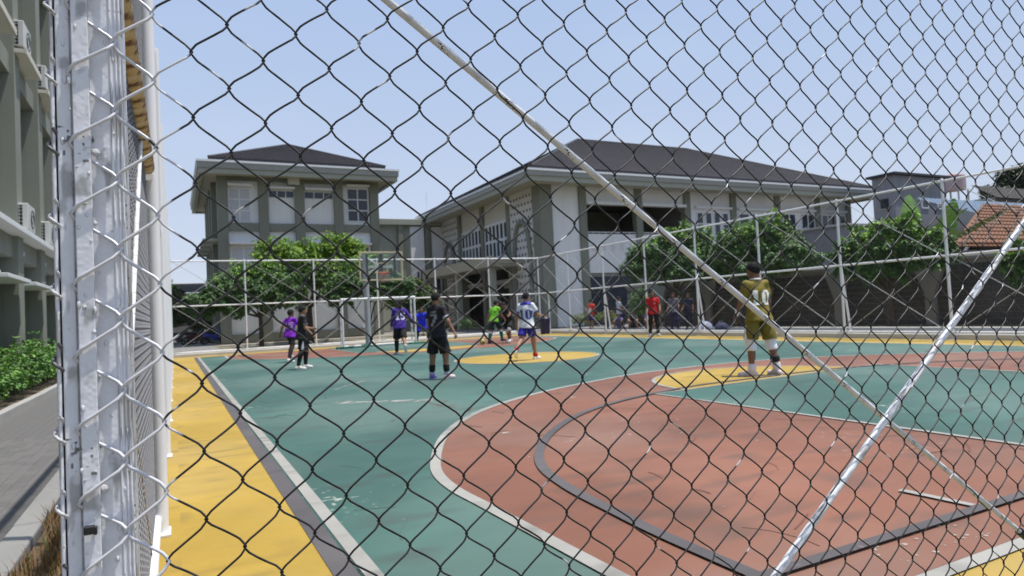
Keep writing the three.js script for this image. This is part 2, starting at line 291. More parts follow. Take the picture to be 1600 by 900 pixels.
function fenceRun(label, a, b, n, { first = true, last = true, offset = null, braceR = 0.0085, skipMesh = false, struts = [], stand = 0.034 } = {}) {
  const f = thing('chain_link_fence', label, 'fence', V(a.x, 0, a.z), null);
  const at = (t, y) => V(lerp(a.x, b.x, t), y, lerp(a.z, b.z, t)), off = offset || V(0, 0, 0);
  for (let i = 0; i <= n; i++) {
    if ((i === 0 && !first) || (i === n && !last)) continue;
    const p = at(i / n, 0); part('post', [rod(p, V(p.x, TOP, p.z), stand, stand, 14), box(p.x - 0.09, p.x + 0.09, 0, 0.012, p.z - 0.09, p.z + 0.09), new THREE.SphereGeometry(stand, 12, 6).translate(p.x, TOP, p.z)], M.whitePipe, f);
  }
  part('top_rail', rod(at(0, TOP - 0.03), at(1, TOP - 0.03), 0.028, 0.028, 12), M.whitePipe, f);
  part('middle_rail', rod(at(0, MID), at(1, MID), 0.028, 0.028, 12), M.whitePipe, f);
  part('bottom_rail', rod(at(0, BOT), at(1, BOT), 0.030, 0.030, 12), M.whitePipe, f);
  for (let i = 0; i < n; i++) for (const [y0, y1] of [[BOT, MID], [MID, TOP]]) for (const s of [0, 1]) {
    const p = at((i + 0.02) / n, s ? y0 : y1).add(off), q = at((i + 0.98) / n, s ? y1 : y0).add(off).addScaledVector(off, s ? 0.8 : 0);
    part('brace', rod(p, q, braceR, braceR, 8), M.braceGrey, f);
  }
  for (const t of struts) { const p = at(t, MID + 0.05), q = at(t, 0.0).add(off.clone().multiplyScalar(-9)); part('strut', [rod(p, q, 0.03, 0.03, 12), box(q.x - 0.08, q.x + 0.08, 0, 0.012, q.z - 0.08, q.z + 0.08)], M.whitePipe, f); }
  if (!skipMesh) farMesh(f, V(a.x, 0, a.z), V(b.x, 0, b.z));
  return f;
}
const NZ = -0.84, FZ = -29.6, RX = 16.65, LX = -0.125;
const backFence = fenceRun('white pipe fence with crossed braces behind the far goal and hoop', V(LX, 0, FZ), V(RX, 0, FZ), 6, { first: false, last: false, offset: V(0, 0, 0.03) });
const sideFence = fenceRun('white pipe fence with crossed braces along the right side of the court', V(RX, 0, FZ), V(RX, 0, NZ), 10, { offset: V(-0.03, 0, 0), struts: [0.2, 0.4, 0.6, 0.8] });
for (const [f, p] of [[backFence, V(15.35, 0, FZ + 0.06)], [sideFence, V(RX - 0.06, 0, -28.55)]]) part('gate_post', [rod(p, V(p.x, MID, p.z), 0.034, 0.034, 12), box(p.x - 0.16, p.x + 0.16, 0, 0.03, p.z - 0.1, p.z + 0.1)], M.whitePipe, f);
struct('low_wall', [rbox(RX - 0.06, RX + 0.16, -0.12, 0.13, 3, -29.4, 0.02)], M.kerbPaint);
struct('low_wall', [rbox(-0.2, RX - 0.3, -0.12, 0.12, -29.72, -29.5, 0.02)], M.kerbPaint);
// ---------------------------------------------------------------- the fence right in front of the camera
const MZ = -0.78;
const peel = (() => {                                          // thick white paint with dirt, scratches and rust freckles
  const a = fb(301, 4, 6), b = fb(311, 6, 5), c = makeNoise(90, 321), d = makeNoise(30, 331);
  const map = tex(1024, (u, v) => {
    let k = 1 + 0.10 * (a(u, v) - 0.5) + 0.06 * (c(u, v) - 0.5); let q = [0.76 * k, 0.76 * k, 0.79 * k];
    q = mix3(q, [0.26, 0.25, 0.23], clamp((b(u, v) * 0.75 + d(u * 2, v * 0.5) * 0.25 - 0.55) * 7, 0, 0.7));
    return mix3(q, [0.05, 0.045, 0.04], clamp((a(v, u) * 0.5 + b(v * 1.0, u) * 0.2 + c(v, u) * 0.3 - 0.685) * 16, 0, 0.85));
  }, 0.31);
  const m = new THREE.MeshStandardMaterial({ map, roughness: 0.42 });
  m.bumpMap = tex(1024, (u, v) => { const k = a(u, v) * 0.5 + b(u, v) * 0.3 + c(u, v) * 0.2; return [k, k, k]; }, 0.31, false); m.bumpScale = 0.0011; return m;
})();
const pipeOld = (() => {                                       // white pipe, worn to rust and bare metal along its underside
  const a = fb(401, 5, 6), c = makeNoise(80, 421);
  const map = tex(512, (u, v) => {
    let q = [0.74, 0.74, 0.75].map((x) => x * (1 + 0.08 * (a(u, v) - 0.5)));
    q = mix3(q, [0.40, 0.36, 0.28], clamp((a(v, u) - 0.55) * 4, 0, 0.4));
    return mix3(q, [0.035, 0.03, 0.028], clamp((a(u, v) * 0.6 + c(u, v) * 0.4 - 0.66) * 16, 0, 0.95));
  }, 0.12);
  return new THREE.MeshStandardMaterial({ map, roughness: 0.38 });
})();
const rusty = (() => {
  const a = fb(501, 4, 6), b = fb(511, 3, 5);
  const map = tex(512, (u, v) => mix3(mix3([0.50, 0.38, 0.20], [0.13, 0.055, 0.016], clamp((a(u, v) - 0.47) * 6, 0, 1)), [0.60, 0.52, 0.40], clamp((b(u, v) - 0.55) * 5, 0, 0.7)), 0.2);
  return new THREE.MeshStandardMaterial({ map, roughness: 0.75 });
})();
const wireMat = new THREE.MeshStandardMaterial({ vertexColors: true, roughness: 0.45, metalness: 0.2 });
const wireCol = (p, k, i) => {
  const w = clamp((0.03 - p.x) / 0.05 + 0.9 * (hash(Math.floor(p.y * 52 + k * 9)) - 0.62), 0, 1) * (p.x < 0.09 ? 1 : 0);
  const fleck = p.x > 0.02 && hash(Math.floor(p.y * 140) * 1.7 + k * 31.3) > 0.986 ? 1 : 0, v = 0.014 + 0.024 * hash(k * 3.3 + Math.floor(p.y * 30));
  const dk = [v, v * 0.97, v * 1.0]; return mix3(dk, [0.62, 0.62, 0.65], Math.max(fleck * 0.8, w > 0.5 ? 1 : 0));
};
const near = thing('chain_link_fence', 'dark woven wire fence just in front of the viewer, hooked onto a white post', 'fence', V(-0.07, 0, MZ));
{
  const x00 = -0.0855;                              // node columns at x00 + k * 0.0363
  for (let k = 0; k < 76; k++) {
    const x0 = x00 + (k + 0.5) * 0.03665;
    const bend = Math.abs(x0 - 0.567) < 0.02 ? (p) => { const w = Math.exp(-(((p.y - 1.185) / 0.013) ** 2)); p.x += 0.010 * w; p.y += 0.006 * w; } : null;
    part('wire', spiral(k, x0, 0.1426, 2.0, { ph: k % 2, per: 12, A: 0.018325, py: 0.0356, zd: k === 0 ? 0.0048 : 0.0031, r: k < 2 ? 0.0018 : 0.00122, over: k === 0 ? 0.0028 : 0.0012, wob: 1, colour: wireCol, bend }).translate(0, 0, MZ), wireMat, near);
  }
  // upper tier of the mesh, above what one sees from the photograph's place
  const up = spiral(1, 0, 2.02, TOP, { per: 2, n: 4 }), im = new THREE.InstancedMesh(up, flatMat([0.08, 0.08, 0.08], 0.45), 76), m = new THREE.Matrix4();
  for (let k = 0; k < 76; k++) im.setMatrixAt(k, m.makeTranslation(x00 + (k + 0.5) * 0.03665 + 0.07, (k % 2) * 0.0355, 0));
  im.name = 'chain_link'; im.userData.kind = 'stuff'; near.add(im);
  // tension bar, corner post
  part('tension_bar', rbox(-0.0845, -0.0695, 0.12, 3.86, MZ - 0.002, MZ + 0.002, 0.0012), peel, near);
  const post = part('corner_post', [rbox(-0.0985, -0.0405, 0, 3.9, MZ - 0.075, MZ - 0.0095, 0.007, 3)], peel, near);
  part('angle_iron', [rbox(-0.0985, -0.0862, 0.05, 3.9, MZ - 0.0093, MZ - 0.004, 0.0015)], peel, near);
  for (const x of [-0.0515, -0.0468, -0.0432]) part('flute', rod(V(x, 0.02, MZ - 0.0096), V(x, 3.88, MZ - 0.0096), 0.0013, 0.0013, 8), peel, post);
  part('rust_flange', rbox(-0.1022, -0.0984, 0.05, 3.88, MZ - 0.03, MZ - 0.013, 0.001), mottled([0.03, 0.026, 0.024], { amp: 0.5, tile: 0.1, s: 371, dirt: [0.16, 0.12, 0.09], dirtAt: 0.6 }), post);
  const drips = []; for (let i = 0; i < 70; i++) { const x = rr(-0.097, -0.045), y = rr(0.85, 1.6), r = rr(0.0008, 0.0023); const g = new THREE.SphereGeometry(r, 8, 6); g.scale(1, rr(1, 2.2), 0.6); g.translate(x, y, x < -0.087 ? MZ - 0.004 : x < -0.0695 ? MZ + 0.002 : MZ - 0.0095); drips.push(muv(g)); }
  part('paint_drip', drips, peel, post, { kind: 'stuff' });
  part('bolt', [new THREE.SphereGeometry(0.0042, 12, 8).scale(1, 1, 0.6).translate(-0.067, 1.043, MZ - 0.004)], peel, near); part('bolt', [new THREE.SphereGeometry(0.004, 12, 8).scale(1, 1, 0.6).translate(-0.066, 1.381, MZ - 0.004)], peel, near);
  // twisted wire down the outer edge of the post
  const edge = [rod(V(-0.1018, 0.1, MZ - 0.006), V(-0.1018, 3.8, MZ - 0.006), 0.002, 0.002, 8)];
  part('edge_wire', edge, peel, near);
  for (let i = 0; i < 26; i++) { const y = 0.45 + i * 0.0712, p = []; for (let j = 0; j <= 22; j++) { const a = j / 22 * 7.6; p.push(V(-0.1025 + 0.0045 * Math.cos(a) * (1 - j / 60), y + j * 0.00125, MZ - 0.006 + 0.0045 * Math.sin(a))); } part('wire_twist', tube(p, 0.0017, 7, 44), wirePaint(i), near); }
  // cable tie round one wire end
  part('cable_tie', [rbox(-0.0835, -0.0745, 1.0005, 1.0085, MZ + 0.004, MZ + 0.011, 0.0012), rbox(-0.0755, -0.0725, 0.999, 1.007, MZ + 0.003, MZ + 0.009, 0.001)].map((g) => g.translate(0, 0.003, 0)), M.blackPlastic, near);
  // braces of pipe behind the mesh
  const lineA = (x) => 1.622 - (x - 0.273) * 0.686, lineB = (x) => 0.725 + (x - 0.894) * 0.7135;
  part('brace', rod(V(-0.03, lineA(-0.03), NZ - 0.012), V(2.5, lineA(2.5), NZ - 0.012), 0.0054, 0.0054, 16), pipeOld, near);
  part('brace', rod(V(0.0, lineB(0.0), NZ + 0.012), V(2.52, lineB(2.52), NZ + 0.012), 0.0068, 0.0068, 16), peel, near);
  part('pipe_joint', rod(V(1.70, lineA(1.70), NZ - 0.012), V(1.745, lineA(1.745), NZ - 0.012), 0.009, 0.009, 14), M.blackPlastic, near);
  for (const [y, n] of [[MID, 'middle_rail'], [TOP - 0.02, 'top_rail'], [0.1, 'bottom_rail']]) part(n, rod(V(-0.03, y, NZ), V(5.4, y, NZ), 0.03, 0.03, 14), n === 'middle_rail' ? rusty : M.whitePipe, near);
  for (const x of [2.67, 5.45]) part('post', rod(V(x, 0, NZ), V(x, TOP, NZ), 0.034, 0.034, 14), M.whitePipe, near);
}
function wirePaint(i) { return i % 3 === 1 ? M.wireDark ??= flatMat([0.1, 0.1, 0.11], 0.45) : peel; }

// ---------------------------------------------------------------- left-hand side fence, seen almost edge-on
{
  const f = thing('chain_link_fence', 'white pipe fence with rusty rail running away along the yellow strip', 'fence', V(LX, 0, -0.9));
  const zz = Array.from({ length: 11 }, (_, i) => -4.45 - i * 2.6).filter((z) => z > FZ + 0.5); zz.push(FZ);
  for (const z of zz) part('post', [rod(V(LX + 0.03, 0, z), V(LX + 0.03, TOP, z), 0.036, 0.036, 14), box(LX - 0.05, LX + 0.075, 0.002, 0.014, z - 0.09, z + 0.09)], M.whitePipe, f);
  part('middle_rail', rod(V(LX, 2.14, -0.84), V(LX + 0.01, 2.14, -4.38), 0.039, 0.039, 16), rusty, f);
  part('middle_rail', rod(V(LX + 0.01, 2.10, -4.4), V(LX + 0.02, MID, FZ), 0.03, 0.03, 12), M.whitePipe, f);
  part('top_rail', rod(V(LX, TOP - 0.03, -0.84), V(LX, TOP - 0.03, FZ), 0.031, 0.031, 12), M.whitePipe, f);
  part('bottom_rail', rod(V(LX, 0.09, -0.84), V(LX, 0.09, FZ), 0.03, 0.03, 12), M.whitePipe, f);
  part('brace', rod(V(LX - 0.012, 2.1, -0.9), V(LX - 0.004, 0.14, -3.6), 0.009, 0.009, 12), rusty, f);
  part('brace', rod(V(LX + 0.006, 0.12, -0.92), V(LX + 0.006, 2.1, -3.6), 0.009, 0.009, 12), pipeOld, f);
  for (let i = 0; i + 1 < zz.length; i++) for (const s of [0, 1]) part('brace', rod(V(LX, s ? 0.15 : 2.1, zz[i]), V(LX, s ? 2.1 : 0.15, zz[i + 1]), 0.009, 0.009, 8), M.whitePipe, f);
  part('tie_wire', [tube([V(LX + 0.03, 1.62, -1.55), V(LX + 0.034, 1.55, -1.56), V(LX + 0.03, 1.5, -1.55), V(LX + 0.036, 1.44, -1.56)], 0.0022, 6, 30), new THREE.TorusGeometry(0.006, 0.0022, 6, 14).translate(LX + 0.034, 1.433, -1.55)], rusty, f);
  part('knot', [new THREE.TorusGeometry(0.012, 0.005, 8, 16).rotateY(1).translate(LX + 0.05, 0.62, -1.55), tube([V(LX + 0.05, 0.63, -1.55), V(LX + 0.056, 0.6, -1.54), V(LX + 0.05, 0.56, -1.55), V(LX + 0.058, 0.52, -1.55)], 0.004, 6, 20)], rusty, f);
  const g = spiral(1, 0, 0.1, TOP, { per: 5, n: 5, r: 0.0018 }).rotateY(Math.PI / 2), n = Math.floor(28.5 / 0.0363), im = new THREE.InstancedMesh(g, flatMat([0.15, 0.15, 0.16], 0.4, 0.2), n), m = new THREE.Matrix4(), o = org(f);
  for (let i = 0; i < n; i++) { m.makeTranslation(LX - 0.002 - o.x, (i % 2) * 0.0355, -1.02 - i * 0.0363 - o.z); im.setMatrixAt(i, m); }
  im.name = 'chain_link'; im.userData.kind = 'stuff'; f.add(im);
}

// ---------------------------------------------------------------- path, kerb, weeds and hedge on the left
{
  const pm = [0, 1, 2].map((i) => mottled([0.128 + 0.003 * i, 0.124 + 0.003 * i, 0.121 + 0.003 * i], { amp: 0.2, tile: 0.9, s: 601 + i }));
  const bed = struct('path', box(-2.3, -0.93, -0.3, -0.052, 4, -60), flatMat([0.13, 0.125, 0.115], 0.95));
  const geos = [0, 1].map(() => rbox(-0.0494, 0.0494, -0.06, 0, -0.0994, 0.0994, 0.003, 1)), list = [];
  for (let r = 0; r < 165; r++) for (let c = 0; c < 13; c++) { const z = -2.6 - r * 0.2 - (c % 2) * 0.1, x = -0.985 - c * 0.1; list.push([x, z]); }
  list.sort((a, b) => b[1] - a[1]);
  const vis = list.filter(([x, z]) => z < -3.1 && x > -1.0 + (z + 3.2) * 0.28), ind = new Set(vis.slice(0, 296)), rest = [];
  for (const q of list) {
    const y = -0.046 + rr(-0.0012, 0.0012);
    if (ind.has(q)) { const b = new THREE.Mesh(geos[0], pm[Math.floor(rnd() * 3)]); b.name = 'paver'; b.position.set(q[0], y, q[1]); b.rotation.y = rr(-0.02, 0.02); bed.add(b); }
    else rest.push(geos[1].clone().translate(q[0], y, q[1]));
  }
  const st = new THREE.Mesh(join(rest), pm[1]); st.name = 'pavers'; st.userData.kind = 'stuff'; bed.add(st);
  struct('kerb', Array.from({ length: 22 }, (_, i) => rbox(-0.94, -0.78, -0.25, 0.012 + rr(-0.004, 0.004), -0.2 - i * 1.0, -1.193 - i * 1.0, 0.015)), M.concrete);
  struct('kerb', Array.from({ length: 46 }, (_, i) => rbox(-2.42, -2.29, -0.25, 0.06 + rr(-0.005, 0.005), -5 - i * 0.8, -5.793 - i * 0.8, 0.012)), M.concrete);
  struct('soil_strip', rect(-0.76, -0.14, 2, -29, -0.03), mottled([0.15, 0.105, 0.06], { amp: 0.4, tile: 0.8, s: 620 }));
  struct('soil_strip', rect(-3.5, -2.4, -4, -42, 0.0), mottled([0.10, 0.075, 0.05], { amp: 0.4, tile: 0.8, s: 621 }));
}
function blades(n, place, h0, h1, cols, lean = 0.6) {
  const pos = [], col = [];
  for (let i = 0; i < n; i++) {
    const [x, y, z] = place(i), h = rr(h0, h1), a = rnd() * 6.283, w = rr(0.002, 0.0045), l = rr(0.1, lean) * h, dx = Math.cos(a), dz = Math.sin(a), c = cols[Math.floor(rnd() * cols.length)], k = rr(0.7, 1.25);
    const p = [[-dz * w, 0, dx * w], [dz * w, 0, -dx * w], [dx * l * 0.4 - dz * w * 0.7, h * 0.6, dz * l * 0.4 + dx * w * 0.7], [dx * l * 0.4 + dz * w * 0.7, h * 0.6, dz * l * 0.4 - dx * w * 0.7], [dx * l, h, dz * l]];
    for (const q of [0, 1, 2, 1, 3, 2, 2, 3, 4]) { pos.push(x + p[q][0], y + p[q][1], z + p[q][2]); col.push(c[0] * k, c[1] * k, c[2] * k); }
  }
  const g = new THREE.BufferGeometry(); g.setAttribute('position', new THREE.Float32BufferAttribute(pos, 3)); g.setAttribute('color', new THREE.Float32BufferAttribute(col, 3)); g.computeVertexNormals(); return g;
}
M.leafy = new THREE.MeshPhysicalMaterial({ vertexColors: true, roughness: 0.6, transmission: 0.3, thickness: 0, side: THREE.DoubleSide });
struct('grass', blades(12000, () => { const z = -1.9 - Math.pow(rnd(), 1.3) * 9; const cl = Math.sin(z * 5) * 0.1; return [rr(-0.74, -0.2) + cl * 0.4, -0.03, z]; }, 0.03, 0.13, [[0.30, 0.17, 0.05], [0.26, 0.12, 0.04], [0.12, 0.15, 0.03], [0.28, 0.14, 0.045], [0.30, 0.2, 0.07]], 1.1), M.leafy, 'stuff');
struct('grass', blades(3500, () => [rr(16.9, 17.5), -0.03, rr(-28, -20)], 0.03, 0.16, [[0.12, 0.16, 0.03], [0.2, 0.17, 0.06]], 0.8), M.leafy, 'stuff');

// leaf clusters for crowns and hedges
function leaves(spots, { n = 8, len = 0.17, w = 0.045, droop = 0.5, cols, top = null, topY = 0, fold = 0.35 }) {
  const pos = [], col = [], a = V(0, 0, 0), b = V(0, 0, 0), s = V(0, 0, 0), up = V(0, 0, 0), pt = [];
  for (const [px, py, pz, ox, oy, oz] of spots) {
    const base = cols[Math.floor(rnd() * cols.length)], young = top && rnd() < clamp((py - topY) * 0.5, 0, 0.75);
    for (let i = 0; i < n; i++) {
      const az = (i + rnd()) / n * 6.283, el = rr(-0.9, 0.75) - droop * 0.6, L = len * rr(0.65, 1.2);
      a.set(Math.cos(az) * Math.cos(el) + ox * 0.6, Math.sin(el) + oy * 0.4, Math.sin(az) * Math.cos(el) + oz * 0.6).normalize();
      s.set(-a.z, rr(-0.35, 0.35), a.x).addScaledVector(a, -(a.y * 0)).normalize(); up.crossVectors(s, a).normalize(); if (up.y < 0) { up.negate(); s.negate(); }
      const W = w * rr(0.8, 1.2), c = young ? top : base, k = rr(0.65, 1.3);
      pt.length = 0;
      pt.push([px, py, pz]);
      for (const q of [-1, 0, 1]) pt.push([px + a.x * L * 0.5 + s.x * W * q + up.x * W * fold * Math.abs(q), py + a.y * L * 0.5 + s.y * W * q + up.y * W * fold * Math.abs(q), pz + a.z * L * 0.5 + s.z * W * q + up.z * W * fold * Math.abs(q)]);
      pt.push([px + a.x * L, py + a.y * L - L * 0.22 * droop, pz + a.z * L]);
      for (const q of [0, 1, 2, 0, 2, 3, 1, 4, 2, 2, 4, 3]) { pos.push(...pt[q]); col.push(c[0] * k * 1.06, c[1] * k * 1.14, c[2] * k); }
    }
  }
  const g = new THREE.BufferGeometry(); g.setAttribute('position', new THREE.Float32BufferAttribute(pos, 3)); g.setAttribute('color', new THREE.Float32BufferAttribute(col, 3)); g.computeVertexNormals(); return g;
}
{
  const h = thing('hedge', 'leafy green hedge along the foot of the tall building beside the path', 'hedge', V(-2.95, 0, -20));
  const spots = [], stems = [];
  for (let z = -6; z > -31; z -= 0.42) {
    const hh = 0.82 + 0.28 * hash(z * 3.1) + 0.14 * Math.sin(z * 1.3), cx = -2.92 + rr(-0.1, 0.06); stems.push(rod(V(cx, 0, z), V(cx + rr(-0.1, 0.1), hh * 0.8, z + rr(-0.1, 0.1)), 0.012, 0.005, 5));
    for (let i = 0; i < 62; i++) { const a = rnd() * 6.283, e = Math.acos(rr(-0.75, 1)), r = Math.pow(rnd(), 0.35), x = Math.sin(e) * Math.cos(a), y = Math.cos(e), q = Math.sin(e) * Math.sin(a); spots.push([cx + x * r * 0.5, hh * 0.52 + y * r * hh * 0.5, z + q * r * 0.36, x, y, q]); }
  }
  part('stems', stems, M.bark, h, { kind: 'stuff' });
  part('foliage', leaves(spots, { n: 6, len: 0.11, w: 0.03, droop: 0.1, cols: [[0.06, 0.14, 0.024], [0.085, 0.2, 0.03], [0.12, 0.27, 0.04], [0.17, 0.31, 0.05]] }), M.leafy, h);
}
// ---------------------------------------------------------------- tall building on the left
function acUnit(x, y, z, label) {
  const a = thing('air_conditioner', label, 'air conditioner', V(x, y, z), 'air conditioners on the ledges of the tall building');
  part('housing', rbox(x - 0.16, x + 0.16, y + 0.03, y + 0.62, z - 0.42, z + 0.42, 0.02), M.acWhite, a);
  part('grille', box(x - 0.13, x + 0.06, y + 0.07, y + 0.57, z + 0.42, z + 0.428), M.acDark, a);
  const b = []; for (let i = 0; i < 6; i++) b.push(box(x - 0.13, x + 0.06, y + 0.12 + i * 0.08, y + 0.128 + i * 0.08, z + 0.428, z + 0.434)); for (let i = 0; i < 2; i++) b.push(box(x - 0.075 + i * 0.07, x - 0.067 + i * 0.07, y + 0.07, y + 0.57, z + 0.4285, z + 0.436)); part('bars', b, M.acWhite, a);
  part('fan_guard', [new THREE.TorusGeometry(0.2, 0.012, 6, 24).rotateY(Math.PI / 2).translate(x + 0.162, y + 0.32, z - 0.1), new THREE.TorusGeometry(0.1, 0.008, 6, 20).rotateY(Math.PI / 2).translate(x + 0.162, y + 0.32, z - 0.1)], M.acDark, a);
  part('foot', box(x - 0.14, x + 0.14, y, y + 0.03, z - 0.3, z - 0.24), M.acDark, a); part('foot', box(x - 0.14, x + 0.14, y, y + 0.03, z + 0.24, z + 0.3), M.acDark, a);
}
{
  const b = thing('tall_building', 'tall olive building with sunshade slabs and pilasters on the far left', 'building', V(-6, 0, -20));
  const WX = -3.45, OX = -3.0, SX = -2.8, Z0 = -17.86;
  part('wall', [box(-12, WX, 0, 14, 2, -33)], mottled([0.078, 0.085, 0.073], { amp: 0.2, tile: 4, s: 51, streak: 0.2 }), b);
  const pz = []; for (let i = -6; i <= 4; i++) pz.push(Z0 - i * 2.88);
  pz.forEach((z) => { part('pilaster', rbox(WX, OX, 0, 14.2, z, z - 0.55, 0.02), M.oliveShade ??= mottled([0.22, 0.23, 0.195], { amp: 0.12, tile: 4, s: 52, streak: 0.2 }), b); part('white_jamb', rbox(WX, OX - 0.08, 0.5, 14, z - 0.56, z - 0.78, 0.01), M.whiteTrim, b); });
  for (const z of pz) {
    for (const y of [7.5, 11.5]) part('sunshade', [box(WX, SX, y, y + 0.09, z - 0.02, z - 1.86), box(SX, SX + 0.03, y - 0.02, y + 0.12, z - 0.015, z - 1.865)], M.wallCream, b);
    for (const [y0, y1] of [[0.9, 2.2], [4.5, 6.9], [8.5, 10.9]]) {
      const w = part('window', [box(WX, WX + 0.06, y0, y1, z - 0.85, z - 0.9), box(WX, WX + 0.06, y0, y1, z - 2.55, z - 2.6), box(WX, WX + 0.06, y0, y0 + 0.05, z - 0.9, z - 2.55), box(WX, WX + 0.06, y1 - 0.05, y1, z - 0.9, z - 2.55), box(WX, WX + 0.05, y0, y1, z - 1.7, z - 1.74)], M.whiteTrim, b);
      part('pane', box(WX, WX + 0.02, y0 + 0.05, y1 - 0.05, z - 0.9, z - 1.7), M.olGlass ??= new THREE.MeshStandardMaterial({ color: new THREE.Color().setRGB(0.045, 0.05, 0.042), roughness: 0.15 }), w); part('pane', box(WX, WX + 0.02, y0 + 0.05, y1 - 0.05, z - 1.74, z - 2.55), M.olGlass, w);
    }
    part('window_hood', rbox(WX, SX + 0.02, 2.32, 2.4, z - 0.6, z - 2.84, 0.01), M.whiteTrim, b);
    part('wall_lamp', [new THREE.SphereGeometry(0.09, 12, 8).translate(OX - 0.1, 3.05, z - 0.75), box(WX, OX - 0.1, 3.06, 3.1, z - 0.73, z - 0.77)], M.acWhite, b);
  }
  part('floor_ledge', [rbox(WX, SX, 3.38, 3.5, 2, -33, 0.015)], M.whiteTrim, b);
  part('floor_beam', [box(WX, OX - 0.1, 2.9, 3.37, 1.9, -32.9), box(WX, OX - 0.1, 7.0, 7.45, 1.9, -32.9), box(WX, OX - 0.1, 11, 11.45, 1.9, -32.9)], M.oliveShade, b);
  const names = ['upper air conditioner on the sunshade, nearer along the tall building', 'upper air conditioner on the sunshade, farther along by the post', 'lower air conditioner on the white ledge, nearer along the tall building', 'lower air conditioner on the white ledge, farther along by the post'];
  let q = 0; for (const y of [7.62, 3.5]) for (const z of [Z0 - 0.45, Z0 - 3.33]) acUnit(-2.98, y, z, names[q++]);
}

// ---------------------------------------------------------------- roofs in courses of tiles
function slope(A, B, C, D, n, lift = 0.035) {                  // eave A -> B, ridge D -> C; n overlapping courses
  const pos = [], N = B.clone().sub(A).cross(D.clone().sub(A)); N.normalize(); if (N.y < 0) N.negate();
  const uvs = [], L = (t) => [A.clone().lerp(D, t), B.clone().lerp(C, t)], tri = (...p) => { for (const q of p) { pos.push(q.x, q.y, q.z); } };
  for (let i = 0; i < n; i++) {
    const [a, b] = L(i / n), [d, c] = L((i + 1) / n), a2 = a.clone().addScaledVector(N, lift), b2 = b.clone().addScaledVector(N, lift);
    tri(a2, b2, c, a2, c, d); tri(a, b, b2, a, b2, a2);
  }
  const g = new THREE.BufferGeometry(); g.setAttribute('position', new THREE.Float32BufferAttribute(pos, 3)); g.computeVertexNormals(); return muv(g);
}
function hip(parent, x0, x1, z0, z1, y, rise, run, mat, edge, n = 26, rname = 'roof') {
  const a = V(x0, y, z0), b = V(x1, y, z0), c = V(x1, y, z1), d = V(x0, y, z1), w = Math.abs(z1 - z0), alongX = Math.abs(x1 - x0) > w;
  const cz = (z0 + z1) / 2, cx = (x0 + x1) / 2; const r0 = alongX ? V(x0 + run, y + rise, cz) : V(cx, y + rise, z0 - run), r1 = alongX ? V(x1 - run, y + rise, cz) : V(cx, y + rise, z1 + run);
  const S = alongX ? [[a, b, r1, r0], [b, c, r1, r1], [c, d, r0, r1], [d, a, r0, r0]] : [[a, b, r0, r0], [b, c, r1, r0], [c, d, r1, r1], [d, a, r0, r1]];
  const roof = part(rname, S.map((s) => slope(...s, n)), mat, parent);
  part('ridge_cap', [rod(r0, r1, 0.11, 0.11, 8), rod(a, r0, 0.09, 0.09, 8), rod(b, alongX ? r1 : r0, 0.09, 0.09, 8), rod(c, r1, 0.09, 0.09, 8), rod(d, alongX ? r0 : r1, 0.09, 0.09, 8)], edge, roof);
  part('roof_edge', [box(x0, x1, y - 0.32, y, z0 - 0.06, z0), box(x0, x1, y - 0.32, y, z1, z1 + 0.06), box(x0, x0 + 0.06, y - 0.32, y, z0 - 0.06, z1 + 0.06), box(x1 - 0.06, x1, y - 0.32, y, z0 - 0.06, z1 + 0.06)], edge, roof);
}
function eaves(parent, x0, x1, z0, z1, y0, y1, inset) {         // gutter band all round and the soffit behind it
  const t = 0.34, f = [];
  for (const [a, b, c, d] of [[x0, x1, z0, z0 - t], [x0, x1, z1 + t, z1], [x0, x0 + t, z0 - t, z1 + t], [x1 - t, x1, z0 - t, z1 + t]]) f.push(box(a, b, y0 + 0.2, y1 - 0.13, c, d));
  part('gutter', f, M.gutter, parent);
  part('gutter_lip', [box(x0 - 0.05, x1 + 0.05, y1 - 0.13, y1, z0 + 0.05, z0 - t), box(x0 - 0.05, x1 + 0.05, y1 - 0.13, y1, z1 + t, z1 - 0.05), box(x0 - 0.05, x0 + t, y1 - 0.13, y1, z0 - t, z1 + t), box(x1 - t, x1 + 0.05, y1 - 0.13, y1, z0 - t, z1 + t)], M.whiteTrim, parent);
  const g = []; for (const [a, b, c, d] of [[x0 + 0.08, x1 - 0.08, z0 - 0.08, z0 - t], [x0 + 0.08, x1 - 0.08, z1 + t, z1 + 0.08], [x0 + 0.08, x0 + t, z0 - t, z1 + t], [x1 - t, x1 - 0.08, z0 - t, z1 + t]]) g.push(box(a, b, y0 - 0.12, y0 + 0.198, c, d));
  part('fascia', g, M.oliveLight, parent);
  part('soffit', [box(x0 + t, x1 - t, y0 + 0.02, y0 + 0.12, z0 - t, z0 - inset), box(x0 + t, x1 - t, y0 + 0.02, y0 + 0.12, z1 + inset, z1 + t), box(x0 + t, x0 + inset, y0 + 0.02, y0 + 0.12, z0 - inset, z1 + inset), box(x1 - inset, x1 - t, y0 + 0.02, y0 + 0.12, z0 - inset, z1 + inset)], M.soffit, parent);
}
